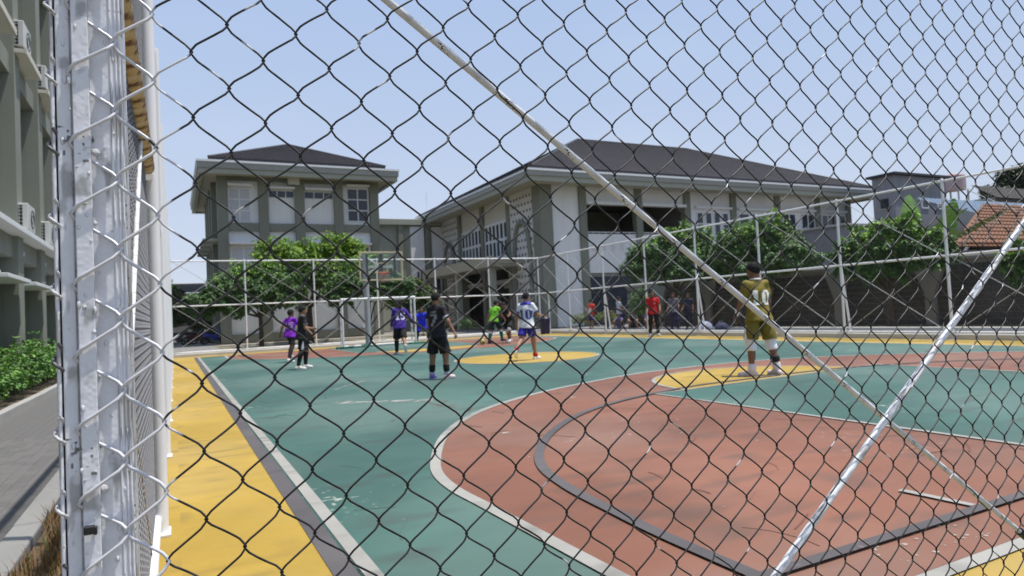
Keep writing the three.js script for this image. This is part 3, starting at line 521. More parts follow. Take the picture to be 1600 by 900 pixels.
function windowF(b, x0, x1, y0, y1, z, nx, ny, glass, fr = 0.07) {   // window in a wall that faces +z
  const bars = []; for (let i = 0; i <= nx; i++) { const x = lerp(x0, x1, i / nx); bars.push(box(x - fr / 2, x + fr / 2, y0, y1, z, z + 0.06)); } for (let j = 0; j <= ny; j++) { const y = lerp(y0, y1, j / ny); bars.push(box(x0, x1, y - fr / 2, y + fr / 2, z, z + 0.055)); }
  const w = part('window', bars, M.whiteTrim, b);
  for (let i = 0; i < nx; i++) for (let j = 0; j < ny; j++) part('pane', box(lerp(x0, x1, i / nx) + fr / 2, lerp(x0, x1, (i + 1) / nx) - fr / 2, lerp(y0, y1, j / ny) + fr / 2, lerp(y0, y1, (j + 1) / ny) - fr / 2, z, z + 0.02), glass, w);
  return w;
}
function windowL(b, z0, z1, y0, y1, x, nz, ny, glass, fr = 0.1) {    // window in a wall that faces -x
  const bars = []; for (let i = 0; i <= nz; i++) { const z = lerp(z0, z1, i / nz); bars.push(box(x - 0.06, x, y0, y1, z - fr / 2, z + fr / 2)); } for (let j = 0; j <= ny; j++) { const y = lerp(y0, y1, j / ny); bars.push(box(x - 0.055, x, y - fr / 2, y + fr / 2, z0, z1)); }
  const w = part('window', bars, M.whiteTrim, b), s = Math.sign(z1 - z0);
  for (let i = 0; i < nz; i++) for (let j = 0; j < ny; j++) part('pane', box(x - 0.02, x, lerp(y0, y1, j / ny) + fr / 2, lerp(y0, y1, (j + 1) / ny) - fr / 2, lerp(z0, z1, i / nz) + s * fr / 2, lerp(z0, z1, (i + 1) / nz) - s * fr / 2), glass, w);
  return w;
}

// ---------------------------------------------------------------- hall in the middle
{
  const X = 21, Z = -36.5, X1 = 51.0, Z1 = -55, H = 9.25;
  const b = thing('school_hall', 'broad hall with dark hipped roof, lattice arches and a porch in the middle', 'building', V(X, 0, Z));
  // walls: side wall (facing -x), front wall (facing +z) with its open bays left out
  part('wall', [box(X + 0.1, X + 0.4, 0, H, Z - 0.4, -41.2), box(X + 0.1, X + 0.4, 4.6, H, -41.2, -52.4), box(X + 0.1, X + 0.4, 0, H, -52.4, Z1), box(X, X1, 0, H, Z1, Z1 + 0.3), box(X1 - 0.3, X1, 0, H, Z - 0.3, Z1 + 0.3)], M.wallCream, b);
  part('wall', [box(X + 0.4, 24.5, 0, H, Z - 0.1, Z - 0.4), box(24.5, 33.2, 8.1, H, Z - 0.1, Z - 0.4), box(33.2, X1 - 0.3, 3.4, H, Z - 0.1, Z - 0.4), box(38.4, X1 - 0.3, 0, 3.4, Z - 0.1, Z - 0.4), box(33.2, 33.9, 0, 3.4, Z - 0.1, Z - 0.4)], M.wallWhite, b);
  part('inner_floor', [box(X + 0.4, X1 - 0.3, 3.2, 3.5, Z - 0.4, Z1 + 0.3), box(X + 0.4, X1 - 0.3, -0.1, 0.02, Z - 0.4, Z1 + 0.3), box(X + 0.4, X1 - 0.3, H - 0.2, H - 0.05, Z - 0.4, Z1 + 0.3)], M.concrete, b);
  part('inner_wall', [box(24, 24.2, 0, H - 0.3, Z - 0.5, Z1 + 0.4), box(33.5, 33.7, 0, H - 0.3, Z - 0.5, Z1 + 0.4), box(24.3, 33.4, 0, H - 0.3, -45, -45.2)], M.concrete, b);
  for (const x of [24.15, 28.75, 33.1, 37.6, 42.3, 46.9, 50.7]) part('column', rbox(x - 0.28, x + 0.28, 0, H, Z + 0.05, Z - 0.42, 0.02), M.olive, b);
  part('corner_column', rbox(X - 0.15, X + 0.75, 0, H, Z + 0.12, Z - 0.95, 0.02), M.olive, b);
  for (const [x0, x1] of [[24.45, 28.5], [29.05, 32.85]]) {
    part('balcony_panel', [box(x0, x1, 3.45, 6.05, Z - 0.12, Z - 0.22)], M.wallWhite, b);
    const r = part('railing', [box(x0, x1, 6.15, 6.2, Z - 0.15, Z - 0.2)], M.whiteTrim, b); for (let i = 0; i <= 8; i++) part('rail_post', box(lerp(x0 + 0.05, x1 - 0.05, i / 8) - 0.02, lerp(x0 + 0.05, x1 - 0.05, i / 8) + 0.02, 6.05, 6.15, Z - 0.15, Z - 0.19), M.whiteTrim, r);
    part('lintel', rbox(x0 - 0.05, x1 + 0.05, 8.0, 8.2, Z + 0.18, Z - 0.3, 0.02), M.whiteTrim, b);
    for (let i = 0; i < 5; i++) part('lattice_cutout', box(lerp(x0 + 0.5, x1 - 0.5, i / 4) - 0.16, lerp(x0 + 0.5, x1 - 0.5, i / 4) + 0.16, 4.9, 5.4, Z - 0.115, Z - 0.119), M.lattice, b);
    part('glass_front', [box(x0, x1, 0.1, 3.2, Z - 0.3, Z - 0.34)], M.glass, b);
  }
  for (const [x0, x1, n] of [[33.9, 37.2, 4], [38.1, 41.9, 3]]) {
    for (let i = 0; i < n; i++) { const a = lerp(x0, x1, i / n) + 0.12, c = lerp(x0, x1, (i + 1) / n) - 0.12; windowF(b, a, c, 5.2, 7.7, Z - 0.1, 1, 3, M.glass, 0.09); }
    part('lintel', rbox(x0 - 0.1, x1 + 0.1, 7.95, 8.12, Z + 0.2, Z - 0.12, 0.02), M.whiteTrim, b);
  }
  for (const [x0, x1] of [[42.9, 46.5], [47.4, 50.3]]) { windowF(b, x0, x0 + 1.4, 6.9, 7.8, Z - 0.1, 2, 1, M.glass, 0.09); windowF(b, x1 - 1.5, x1, 5.5, 7.8, Z - 0.1, 2, 2, M.glass, 0.09); part('lintel', rbox(x0, x1, 8.0, 8.16, Z + 0.2, Z - 0.12, 0.02), M.whiteTrim, b); }
  // side wall, facing the court's far end
  for (const z of [-41.15, -45.6, -50.05, -54.6]) part('column', rbox(X - 0.1, X + 0.5, 0, H, z + 0.25, z - 0.25, 0.02), M.olive, b);
  for (const [z0, z1] of [[-37.4, -40.95], [-50.3, -54.3]]) {
    const L = part('lattice_screen', box(X - 0.02, X + 0.1, 0.2, H, z0, z1), M.lattice, b), zc = (z0 + z1) / 2, pts = [], w = 1.15;
    const st = []; for (let i = 0; i < 7; i++) for (let j = 0; j < 18; j++) { const z = lerp(z0 - 0.3, z1 + 0.3, (i + (j % 2) * 0.5) / 6.6), y = 0.6 + j * 0.48; st.push(new THREE.CylinderGeometry(0.12, 0.12, 0.03, 4).rotateZ(Math.PI / 2).rotateX(j % 2 ? 0.78 : 0).translate(X - 0.028, y, z)); }
    part('star_cutouts', st.map((g) => muv(g)), M.starDark ??= flatMat([0.15, 0.15, 0.15], 0.9), L, { kind: 'stuff' });
    for (let i = 0; i <= 16; i++) { const t = i / 16; pts.push(V(X - 0.1, 4.2 + 2.9 * Math.sin(t * Math.PI / 2) ** 1, zc + w * Math.cos(t * Math.PI / 2) ** 0.8)); }
    const arch = (s) => { const q = pts.map((p) => V(p.x, p.y, zc + s * (p.z - zc))); return tube([V(X - 0.1, 0.2, zc + s * w), V(X - 0.1, 2.2, zc + s * w), ...q], 0.17, 8, 60); };
    part('arch', [arch(1), arch(-1)], M.olive, b);
  }
  for (const [z0, z1] of [[-41.5, -45.3], [-45.9, -49.8]]) { windowL(b, z0, z1, 5.1, 7.6, X + 0.1, 6, 2, M.glass, 0.2); part('sill', rbox(X - 0.1, X + 0.1, 4.85, 5.0, z0 + 0.2, z1 - 0.2, 0.02), M.whiteTrim, b); }
  const canopy = part('porch_canopy', [rbox(X - 2.3, X + 0.1, 4.35, 4.75, -39.2, -52.8, 0.03), box(X - 2.38, X - 2.3, 4.2, 4.9, -39.1, -52.9)], M.soffit, b);
  part('canopy_soffit', [box(X - 2.2, X, 4.2, 4.34, -39.3, -52.7)], M.soffit, canopy);
  for (const z of [-40, -46, -52]) part('porch_column', rbox(X - 2.1, X - 1.7, 0, 4.2, z, z - 0.4, 0.03), M.oliveLight, b);
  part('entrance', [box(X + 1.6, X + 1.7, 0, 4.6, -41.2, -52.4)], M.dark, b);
  for (const z of [-43.2, -46.9, -50.6]) part('door', [box(X + 1.5, X + 1.6, 0, 2.6, z + 0.9, z - 0.9)], M.glass, b);
  part('entrance_sign', box(X + 1.0, X + 1.06, 2.9, 3.3, -42.2, -44.4), M.oliveLight, b);
  eaves(b, X - 1.75, X1 + 1.6, Z + 1.75, Z1 - 1.6, 9.15, 9.78, 1.7);
  hip(b, X - 1.3, X1 + 1.15, Z + 1.3, Z1 - 1.15, 10.05, 5.0, 10.3, M.roof, M.roofEdge, 32);
}
// ---------------------------------------------------------------- three-storey block on the left
{
  const X0 = 2.65, X1 = 13.2, Z = -46, Z1 = -60, H = 10.95;
  const b = thing('classroom_block', 'three storey classroom block with dark hipped roof behind the goal trees', 'building', V(X0, 0, Z));
  part('wall', [box(X0 + 0.2, X1 - 0.2, 0, H, Z - 0.2, Z1)], M.wallWhite, b);
  for (const x of [X0, 5.15, 7.45, 10.05, 12.55]) part('column', rbox(x, x + 0.62, 0, H, Z + 0.08, Z - 0.5, 0.02), M.olive, b);
  for (const [y0, y1] of [[7.25, 7.75], [3.45, 3.95], [0, 0.55], [10.55, 10.95]]) part('floor_beam', box(X0 + 0.62, X1 - 0.1, y0, y1, Z, Z - 0.4), M.olive, b);
  windowF(b, 3.35, 4.65, 7.85, 10.05, Z - 0.2, 2, 3, M.curtain); windowF(b, 11.0, 12.45, 8.0, 10.3, Z - 0.2, 2, 3, M.glass);
  for (const [x0, x1] of [[5.8, 7.43], [8.1, 10.02]]) windowF(b, x0, x1, 9.5, 9.98, Z - 0.2, 3, 1, M.glass, 0.05);
  for (const [x0, x1, y] of [[3.3, 4.75, 10.15], [5.8, 7.45, 10.05], [8.1, 10.0, 10.05], [10.9, 12.5, 10.4], [3.3, 5.0, 6.35], [5.85, 7.4, 6.3], [8.1, 10, 6.3], [10.8, 12.5, 6.3]]) part('window_hood', rbox(x0, x1, y, y + 0.14, Z + 0.3, Z - 0.2, 0.02), M.whiteTrim, b);
  windowF(b, 3.4, 4.9, 4.2, 6.2, Z - 0.2, 2, 2, M.curtain); windowF(b, 11, 12.4, 4.2, 6.2, Z - 0.2, 2, 2, M.glass); windowF(b, 5.9, 7.3, 5.6, 6.1, Z - 0.2, 3, 1, M.glass);
  for (const z of [-48.5, -51.5, -54.5, -57.5]) { part('column', rbox(X0 - 0.25, X0 + 0.3, 0, H, z + 0.3, z - 0.3, 0.02), M.olive, b); for (const y of [6.6, 2.9]) part('window_hood', rbox(X0 - 0.9, X0 + 0.2, y, y + 0.15, z + 2.3, z + 0.4, 0.02), M.oliveLight, b); }
  part('side_wall', [box(X0 + 0.1, X0 + 0.2, 0, H, Z - 0.5, Z1)], M.olive, b);
  part('air_conditioner_box', [rbox(7.0, 7.75, 10.35, 10.85, Z + 0.35, Z - 0.1, 0.03)], M.acWhite, b);
  eaves(b, X0 - 1.15, X1 + 1.05, Z + 1.55, Z1 - 1.3, 10.75, 11.45, 1.5);
  hip(b, X0 - 0.45, X1 + 0.35, Z + 0.75, Z1 - 0.7, 11.8, 2.55, 5.7, M.roof, M.roofEdge, 22);
}
{ // lower wing that joins the two
  const b = thing('linking_wing', 'low grey flat roofed wing with white bays between block and hall', 'building', V(16, 0, -54));
  part('wall', box(13, 23.5, 0, 8.9, -54.2, -60), M.oliveLight, b);
  part('parapet', rbox(12.9, 23.8, 8.9, 9.4, -53.7, -60.2, 0.03), M.oliveLight, b);
  for (const [x0, x1] of [[14.2, 15.3], [18.1, 19.3], [20, 21.4]]) part('bay', box(x0, x1, 0.2, 8.8, -53.95, -54.2), M.wallWhite, b);
  for (const [x0, x1] of [[18.5, 19.1], [20.2, 21.2]]) windowF(b, x0, x1, 2.6, 5.0, -53.95, 2, 1, M.glass, 0.12);
  for (const x of [17.2, 19.6, 21.8]) part('column', rbox(x - 0.2, x + 0.2, 0, 8.9, -53.8, -54.2, 0.02), M.olive, b);
  windowF(b, 15.7, 17, 4.3, 4.9, -54.2, 2, 1, M.glass, 0.1);
  part('roof_tank', [rbox(20, 21.7, 9.4, 10.3, -56, -58, 0.05), rod(V(20.8, 10.3, -57), V(20.8, 12.4, -57), 0.03, 0.02, 6)], M.whiteTrim, b);
}
// ---------------------------------------------------------------- trees
function limbs(base, r0, tips, splitY, lean = V(0, 0, 0)) {
  const g = [], fork = V(base.x + lean.x, splitY, base.z + lean.z);
  const seg = (pts, a, b) => { const c = new THREE.CatmullRomCurve3(pts), n = 7, P = c.getPoints(n); for (let i = 0; i < n; i++) g.push(rod(P[i], P[i + 1].clone().lerp(P[i], -0.04), lerp(a, b, i / n), lerp(a, b, (i + 1) / n), 9)); };
  seg([V(base.x, base.y - 0.1, base.z), V(base.x + lean.x * 0.2 + rr(-0.03, 0.03), base.y + splitY * 0.4, base.z + lean.z * 0.3), fork], r0 * 1.25, r0 * 0.85);
  for (const t of tips) { const m = fork.clone().lerp(t, 0.5).add(V(rr(-0.2, 0.2), rr(-0.05, 0.25), rr(-0.2, 0.2))); seg([fork, m, t], r0 * 0.6, r0 * 0.16); const q = m.clone().add(V(rr(-0.7, 0.7), rr(0.3, 0.8), rr(-0.7, 0.7))); seg([m, m.clone().lerp(q, 0.5).add(V(0, 0.1, 0)), q], r0 * 0.3, r0 * 0.1); }
  return g;
}
const GREEN = [[0.08, 0.165, 0.04], [0.10, 0.21, 0.046], [0.06, 0.125, 0.034], [0.135, 0.25, 0.055]];
function tree(label, base, r0, splitY, blobs, { n = 1000, len = 0.17, cols = GREEN, young = [0.27, 0.42, 0.05], group = null, droop = 0.55, w = 0.046, youngY = 0, name = 'mango_tree', lean = V(0, 0, 0) } = {}) {
  const t = thing(name, label, 'tree', base, group), spots = [], tips = [], vol = blobs.reduce((s, b) => s + b[3] ** 2, 0); let ymin = 1e9, ymax = -1e9;
  for (const [bx, by, bz, br, sy = 0.8] of blobs) { ymax = Math.max(ymax, by + br * sy); tips.push(V(bx, by - br * sy * 0.2, bz)); }
  for (const [bx, by, bz, br, sy = 0.8] of blobs) {
    const k = Math.round(2.9 * n * br * br / vol);
    for (let i = 0; i < k; i++) {
      const a = rnd() * 6.283, e = Math.acos(rr(-0.85, 1)), x = Math.sin(e) * Math.cos(a), y = Math.cos(e), z = Math.sin(e) * Math.sin(a);
      const lump = 0.76 + 0.3 * Math.sin(x * 5 + bx * 3) * Math.sin(z * 5.3 + bz) + 0.14 * Math.sin(y * 7 + bx * 5 + x * 4), r = br * lump * (0.55 + 0.5 * Math.pow(rnd(), 0.5));
      spots.push([bx + x * r, by + y * r * sy, bz + z * r, x, y, z]);
    }
  }
  part('trunk', limbs(base, r0, tips, splitY, lean), M.bark, t);
  part('crown', leaves(spots, { n: 8, len, w, droop, cols, top: young, topY: youngY || ymax - 1.3 }), M.leafy, t);
  return t;
}
tree('dark spreading mango tree with thin forked trunk, leftmost behind the far fence', V(3.7, 0, -34), 0.1, 1.5, [[2.1, 2.4, -33.6, 1.35], [3.3, 3.3, -34.4, 1.4], [4.6, 2.7, -33.4, 1.35], [3.4, 2.5, -32.8, 1.15], [1.2, 2.2, -34.2, 0.9], [4.0, 3.6, -34.8, 1.0]], { n: 1500 });
tree('tall yellow green tree with thick trunk in front of the classroom block', V(6.5, 0, -37), 0.2, 1.9, [[4.9, 4.9, -37.4, 1.2], [6.1, 4.0, -36.4, 1.5], [7.8, 5.0, -37.2, 1.35], [8.9, 4.9, -37.8, 1.2], [7.2, 3.6, -36, 1.5], [6.2, 4.8, -38, 1.2], [9.3, 4.2, -37, 1.0]], { n: 1900, cols: [[0.105, 0.2, 0.03], [0.14, 0.24, 0.035], [0.075, 0.145, 0.03], [0.17, 0.27, 0.04]], young: [0.29, 0.41, 0.05], youngY: 3.6 });
tree('dark mango tree with thin splayed branches behind the basketball post', V(8.7, 0, -33), 0.08, 0.7, [[8.3, 3.1, -33.2, 1.4], [9.8, 2.9, -33.6, 1.3], [9.0, 3.7, -33.8, 1.1], [7.4, 2.5, -33, 1.0], [10.4, 2.5, -33.4, 0.95]], { n: 1400 });
tree('small light green tree between hoop and porch', V(12.2, 0, -36), 0.07, 0.9, [[11.9, 2.6, -36, 1.1], [12.7, 2.0, -35.8, 0.9], [11.2, 2.0, -35.7, 0.8]], { n: 650, cols: [[0.06, 0.12, 0.02], [0.09, 0.15, 0.025]], young: [0.2, 0.24, 0.03] });
const RT = 'mango trees along the boundary wall';
tree('mango tree before the hall balcony, with red shirted man standing in front', V(21.7, 0, -25.2), 0.12, 1.5, [[21.7, 3.3, -24.8, 1.5], [21.2, 3.2, -26.6, 1.4], [21.9, 3.8, -25.6, 1.35], [21.4, 2.8, -23.2, 1.2], [22, 4.1, -24.3, 1.1]], { n: 1700 });
tree('mango tree behind the gold shirted player, bright leaves on top', V(21.6, 0, -19.8), 0.13, 1.4, [[21.5, 3.2, -20.6, 1.4], [21.7, 3.6, -19.4, 1.4], [21.4, 2.8, -18.2, 1.15], [21.8, 2.9, -21.7, 1.05], [21.2, 2.5, -19.6, 1.1]], { n: 1700 });
tree('rounded mango tree in front of the grey tower house', V(21.8, 0, -14.4), 0.12, 1.2, [[21.8, 2.7, -14.8, 1.15], [21.7, 3.0, -13.9, 1.05], [21.9, 2.5, -15.7, 0.95], [21.8, 2.45, -13.0, 0.85], [21.5, 2.2, -14.3, 0.9]], { n: 1300 });
tree('mango tree cut off by the right edge, beside the white brace', V(21.8, 0, -9.9), 0.11, 1.0, [[21.8, 1.9, -10.0, 0.95], [21.9, 2.1, -9.0, 1.0], [21.6, 1.6, -9.6, 0.8]], { n: 900 });
// far trees, right and left
tree('broad dark tree rising above roofs at the far right', V(85, 0, -38), 0.5, 8, [[80.5, 12.2, -38, 2.2], [83.5, 12.6, -38, 2.5], [86.5, 13, -38, 2.6], [79, 11, -39, 1.7], [88, 11, -37, 2.5]], { n: 1300, len: 0.55, w: 0.16, cols: [[0.035, 0.06, 0.03], [0.045, 0.075, 0.032]], young: [0.07, 0.11, 0.035], name: 'broad_tree' });
tree('round dark bush tree beside the parked motorbikes', V(-0.6, 0, -56), 0.16, 1.2, [[-1.2, 3.1, -56, 2.0], [0.8, 2.2, -55.5, 1.5], [-3, 2.4, -56, 1.8], [1.9, 1.5, -53.5, 0.9]], { n: 1200, len: 0.3, w: 0.08, cols: [[0.04, 0.075, 0.025], [0.06, 0.1, 0.03], [0.12, 0.14, 0.03]], name: 'broad_tree' });
{ // banana clump by the boundary wall: every leaf on its own
  const t = thing('banana_plant', 'banana plant with upright torn leaves beside the grey tower house', 'plant', V(24.6, 0, -15.2));
  part('stem', [rod(V(24.6, -0.1, -15.2), V(24.6, 3.05, -15.2), 0.13, 0.09, 10), rod(V(24.9, -0.1, -14.3), V(24.9, 2.85, -14.3), 0.1, 0.07, 10)], mottled([0.14, 0.16, 0.06], { tile: 1, s: 701 }), t);
  const bm = [[0.12, 0.24, 0.04], [0.06, 0.14, 0.03], [0.17, 0.32, 0.05]].map((c, i) => mottled(c, { amp: 0.2, tile: 0.5, s: 705 + i, rough: 0.45 }));
  const tip = (b, d, L, W, mi, droop) => {                       // midrib curve with a torn blade either side
    const n = 14, pos = [], s = V(-d.z, 0, d.x).normalize(); if (!s.lengthSq()) s.set(1, 0, 0); const pt = (i, q) => { const u = i / n, p = b.clone().addScaledVector(d, L * u); p.y -= droop * L * u * u; const w = W * Math.pow(Math.sin(Math.min(1, u * 0.93 + 0.07) * Math.PI), 0.6); return p.addScaledVector(s, q * w).add(V(0, -Math.abs(q) * w * 0.25 + (i % 2) * 0.02 * Math.abs(q), 0)); };
    for (let i = 0; i < n; i++) for (const q of [-1, 1]) { const a = pt(i, 0), c = pt(i + 0.9, 0), e = pt(i + 0.1, q), f = pt(i + 0.86, q); for (const v of [a, c, e, c, f, e]) pos.push(v.x, v.y, v.z); }
    const g = new THREE.BufferGeometry(); g.setAttribute('position', new THREE.Float32BufferAttribute(pos, 3)); g.computeVertexNormals(); part('leaf', muv(g), bm[mi], t);
  };
  const B = V(24.6, 3.0, -15.2), C = V(24.9, 2.8, -14.3);
  tip(B, V(0.3, 1, -0.19).normalize(), 2.1, 0.34, 2, 0.03); tip(B, V(0.2, 0.75, 0.9).normalize(), 2.4, 0.38, 2, 0.2); tip(B, V(-0.3, 0.6, -0.9).normalize(), 2.0, 0.28, 1, 0.35); tip(C, V(0.1, 0.6, 0.95).normalize(), 2.5, 0.38, 1, 0.12); tip(C, V(-0.5, 0.5, 0.6).normalize(), 1.7, 0.26, 2, 0.3); tip(C, V(-0.24, 0.9, 0.4).normalize(), 2.0, 0.34, 2, 0.1); tip(C, V(0.4, 0.5, -0.8).normalize(), 1.8, 0.26, 0, 0.3);
}
function shrub(label, x, z, r, h, n, cols, name = 'shrub', ln = 0.16) {
  const t = thing(name, label, 'shrub', V(x, 0, z)), sp = []; for (let i = 0; i < n; i++) { const a = rnd() * 6.283, e = Math.acos(rr(-0.4, 1)), q = Math.pow(rnd(), 0.4); sp.push([x + Math.sin(e) * Math.cos(a) * r * q, h * 0.45 + Math.cos(e) * h * 0.5 * q, z + Math.sin(e) * Math.sin(a) * r * q, Math.sin(e) * Math.cos(a), 0.6, Math.sin(e) * Math.sin(a)]); }
  part('stem', rod(V(x, -0.05, z), V(x, h * 0.5, z), 0.03, 0.015, 6), M.bark, t); part('foliage', leaves(sp, { n: 7, len: ln, w: ln * 0.16, droop: 0.0, cols }), M.leafy, t);
}
const YG = [[0.1, 0.17, 0.03], [0.15, 0.19, 0.04], [0.2, 0.17, 0.05]], DG = [[0.03, 0.08, 0.02], [0.05, 0.13, 0.025]];
shrub('bright green rounded bush behind the side fence, between two standing boys', 22.6, -29.0, 0.75, 2.2, 420, [[0.06, 0.16, 0.025], [0.08, 0.2, 0.03]], 'round_bush', 0.13);
shrub('yellowish low bush at the foot of the hall corner', 22.4, -34.6, 0.7, 0.9, 160, YG); shrub('yellowish low bush beside the hall wall, nearer the fence gap', 23.9, -34.2, 0.8, 1.0, 170, YG); shrub('mixed yellow bush below the round green bush', 23.6, -30.6, 0.7, 0.8, 130, YG);
shrub('dark low bush at the porch entrance', 16.4, -38.5, 0.6, 0.9, 120, DG); shrub('dark low bush left of the porch entrance', 13.6, -38.8, 0.7, 0.7, 120, DG);

// ---------------------------------------------------------------- boundary wall and houses on the right
{
  const w = thing('boundary_wall', 'dark grey block wall with flared piers behind the right side trees', 'wall', V(23.6, 0, -12));
  part('core', box(23.62, 23.8, -0.1, 2.2, 8, -31.5), M.pier, w);
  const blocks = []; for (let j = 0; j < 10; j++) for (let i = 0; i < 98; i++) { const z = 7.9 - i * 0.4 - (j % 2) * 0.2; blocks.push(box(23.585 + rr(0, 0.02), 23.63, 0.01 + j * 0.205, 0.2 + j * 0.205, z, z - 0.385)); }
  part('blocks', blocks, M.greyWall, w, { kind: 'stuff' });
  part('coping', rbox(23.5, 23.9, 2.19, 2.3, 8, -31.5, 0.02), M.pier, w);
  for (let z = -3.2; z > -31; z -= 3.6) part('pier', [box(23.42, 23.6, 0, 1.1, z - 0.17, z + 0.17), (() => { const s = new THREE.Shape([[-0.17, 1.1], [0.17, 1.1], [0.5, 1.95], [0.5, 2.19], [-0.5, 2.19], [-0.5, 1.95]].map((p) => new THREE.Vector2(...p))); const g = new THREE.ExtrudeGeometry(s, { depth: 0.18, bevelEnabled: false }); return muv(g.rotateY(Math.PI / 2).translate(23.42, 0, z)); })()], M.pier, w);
}
{
  const b = thing('tower_house', 'grey plastered tower house with small square windows beyond the wall', 'house', V(46.9, 0, -30));
  const gw = mottled([0.25, 0.25, 0.265], { amp: 0.14, tile: 5, s: 801, streak: 0.3 });
  part('wall', [box(46.9, 53.2, 0, 9.75, -30, -31.7)], gw, b); part('roof_slab', rbox(46.6, 53.5, 9.75, 9.93, -29.7, -32.0, 0.03), M.roofEdge, b);
  part('side_wing', [box(42.5, 46.9, 0, 6.1, -31, -38)], gw, b); part('wing_roof', rbox(42.3, 46.9, 6.1, 6.25, -30.8, -38.2, 0.02), M.concrete, b);
  for (const x of [48.0, 50.0, 52.0]) windowF(b, x, x + 0.8, 7.4, 8.1, -30, 1, 1, M.glass, 0.1);
  const w = part('window', box(46.85, 46.9, 7.4, 8.1, -30.5, -31.1), M.glass, b); part('window_sill', box(46.8, 46.9, 7.3, 7.38, -30.4, -31.2), M.concrete, w);
}
{
  const clay = mottled([0.25, 0.115, 0.062], { amp: 0.5, tile: 1.3, s: 811, dirt: [0.13, 0.075, 0.05], dirtAt: 0.47 });
  const b = thing('tiled_house', 'house with weathered orange clay tile roof beyond the wall', 'house', V(30, 0, -18));
  part('wall', box(30.5, 46, 0, 2.85, -16.4, -24.5), M.pier, b);
  const A = V(28.4, 2.93, -15.8), B = V(46, 2.93, -15.8), C = V(56, 5.6, -20.1), D = V(39, 5.6, -20.1), E = V(44, 2.93, -25.5), F = V(58, 2.93, -25.5);
  const roof = part('roof', [slope(A, B, C, D, 15, 0.06), slope(E, F, C, D, 8, 0.06)], clay, b);
  const t = []; for (let i = 0; i < 58; i++) for (let j = 0; j < 12; j++) { const u = (i + 0.5) / 58, v = (j + 0.3) / 12, v2 = (j + 1.25) / 12, p = A.clone().lerp(B, u).lerp(D.clone().lerp(C, u), v), q = A.clone().lerp(B, u).lerp(D.clone().lerp(C, u), Math.min(1, v2)); t.push(rod(p.add(V(0, 0.07, 0)), q.add(V(0, 0.03, 0)), 0.1, 0.085, 5)); }
  part('roof_tiles', t, clay, b, { kind: 'stuff' }); part('ridge_cap', [rod(D, C, 0.14, 0.14, 8), rod(A, D, 0.12, 0.12, 8)], clay, roof); part('gable_wall', (() => { const g = new THREE.BufferGeometry(); g.setAttribute('position', new THREE.Float32BufferAttribute([30.5, 2.8, -16.5, 39.4, 5.4, -20.1, 44, 2.8, -24.6], 3)); g.computeVertexNormals(); return muv(g); })(), M.pier, b);
}
{
  const b = thing('far_house', 'house with light blue sheet roof behind the orange tiles', 'house', V(47, 0, -26)); const bl = mottled([0.30, 0.38, 0.47], { amp: 0.1, tile: 3, s: 821 });
  part('wall', box(46, 58, 0, 5.2, -22.5, -27), M.concrete, b); part('roof', slope(V(44.5, 5.3, -22), V(58.5, 5.3, -22), V(58.5, 7.4, -27), V(44.5, 7.4, -27), 1, 0.02), bl, b);
  const ribs = []; for (let i = 0; i < 26; i++) ribs.push(rod(V(44.6 + i * 0.53, 5.36, -22), V(44.6 + i * 0.53, 7.46, -27), 0.03, 0.03, 5)); part('roof_ribs', ribs, bl, b, { kind: 'stuff' });
  const c = thing('far_house', 'house with dark weathered roof just above the blue sheet roof', 'house', V(66, 0, -32)); part('wall', box(60, 76, 0, 8.6, -30, -36), M.concrete, c); part('roof', [slope(V(59, 8.4, -29.4), V(77, 8.4, -29.4), V(77, 10.2, -33), V(62, 10.2, -33), 8, 0.05)], mottled([0.09, 0.08, 0.075], { tile: 3, s: 822 }), c); windowF(c, 64, 65.2, 6.5, 7.6, -30, 2, 1, M.glass, 0.1);
  const d = thing('far_house', 'house with brown tin roof at the right edge under the dark tree', 'house', V(62, 0, -18)); part('wall', box(56, 76, 0, 8.2, -17.5, -24), M.pier, d); part('roof', [slope(V(55, 8.1, -17), V(77, 8.1, -17), V(77, 9.3, -20.5), V(56, 9.3, -20.5), 6, 0.05)], mottled([0.22, 0.16, 0.13], { amp: 0.3, tile: 3, s: 823 }), d); windowF(d, 60, 61.5, 6, 7.2, -17.5, 2, 1, M.glass, 0.1);
  const t = thing('water_tank', 'pink water tank on a frame above the far roofs', 'water tank', V(67, 0, -37)); part('tank', [new THREE.CylinderGeometry(1.0, 1.0, 1.3, 20).translate(67, 11.3, -37), new THREE.SphereGeometry(1.0, 20, 8, 0, 6.3, 0, 1.57).scale(1, 0.35, 1).translate(67, 11.95, -37)], mottled([0.40, 0.29, 0.30], { tile: 2, s: 824 }), t); for (const [x, z] of [[-0.8, -0.8], [0.8, -0.8], [-0.8, 0.8], [0.8, 0.8]]) part('leg', rod(V(67 + x, 0, -37 + z), V(67 + x, 10.7, -37 + z), 0.09, 0.09, 6), M.concrete, t);
}
{ // open shed far on the left
  const b = thing('shed', 'open shed with dark brown roof behind the parked motorbikes', 'shed', V(-3, 0, -62)); part('roof', [slope(V(-9, 3.9, -58), V(2.4, 3.9, -58), V(2.4, 4.9, -63), V(-9, 4.9, -63), 8, 0.04)], mottled([0.07, 0.06, 0.05], { tile: 3, s: 831 }), b); part('wall', box(-9, 2.2, 0, 4.1, -64, -64.2), M.pier, b); for (const x of [-8, -3, 2]) part('post', rod(V(x, 0, -58.2), V(x, 3.9, -58.2), 0.08, 0.08, 8), M.concrete, b);
}

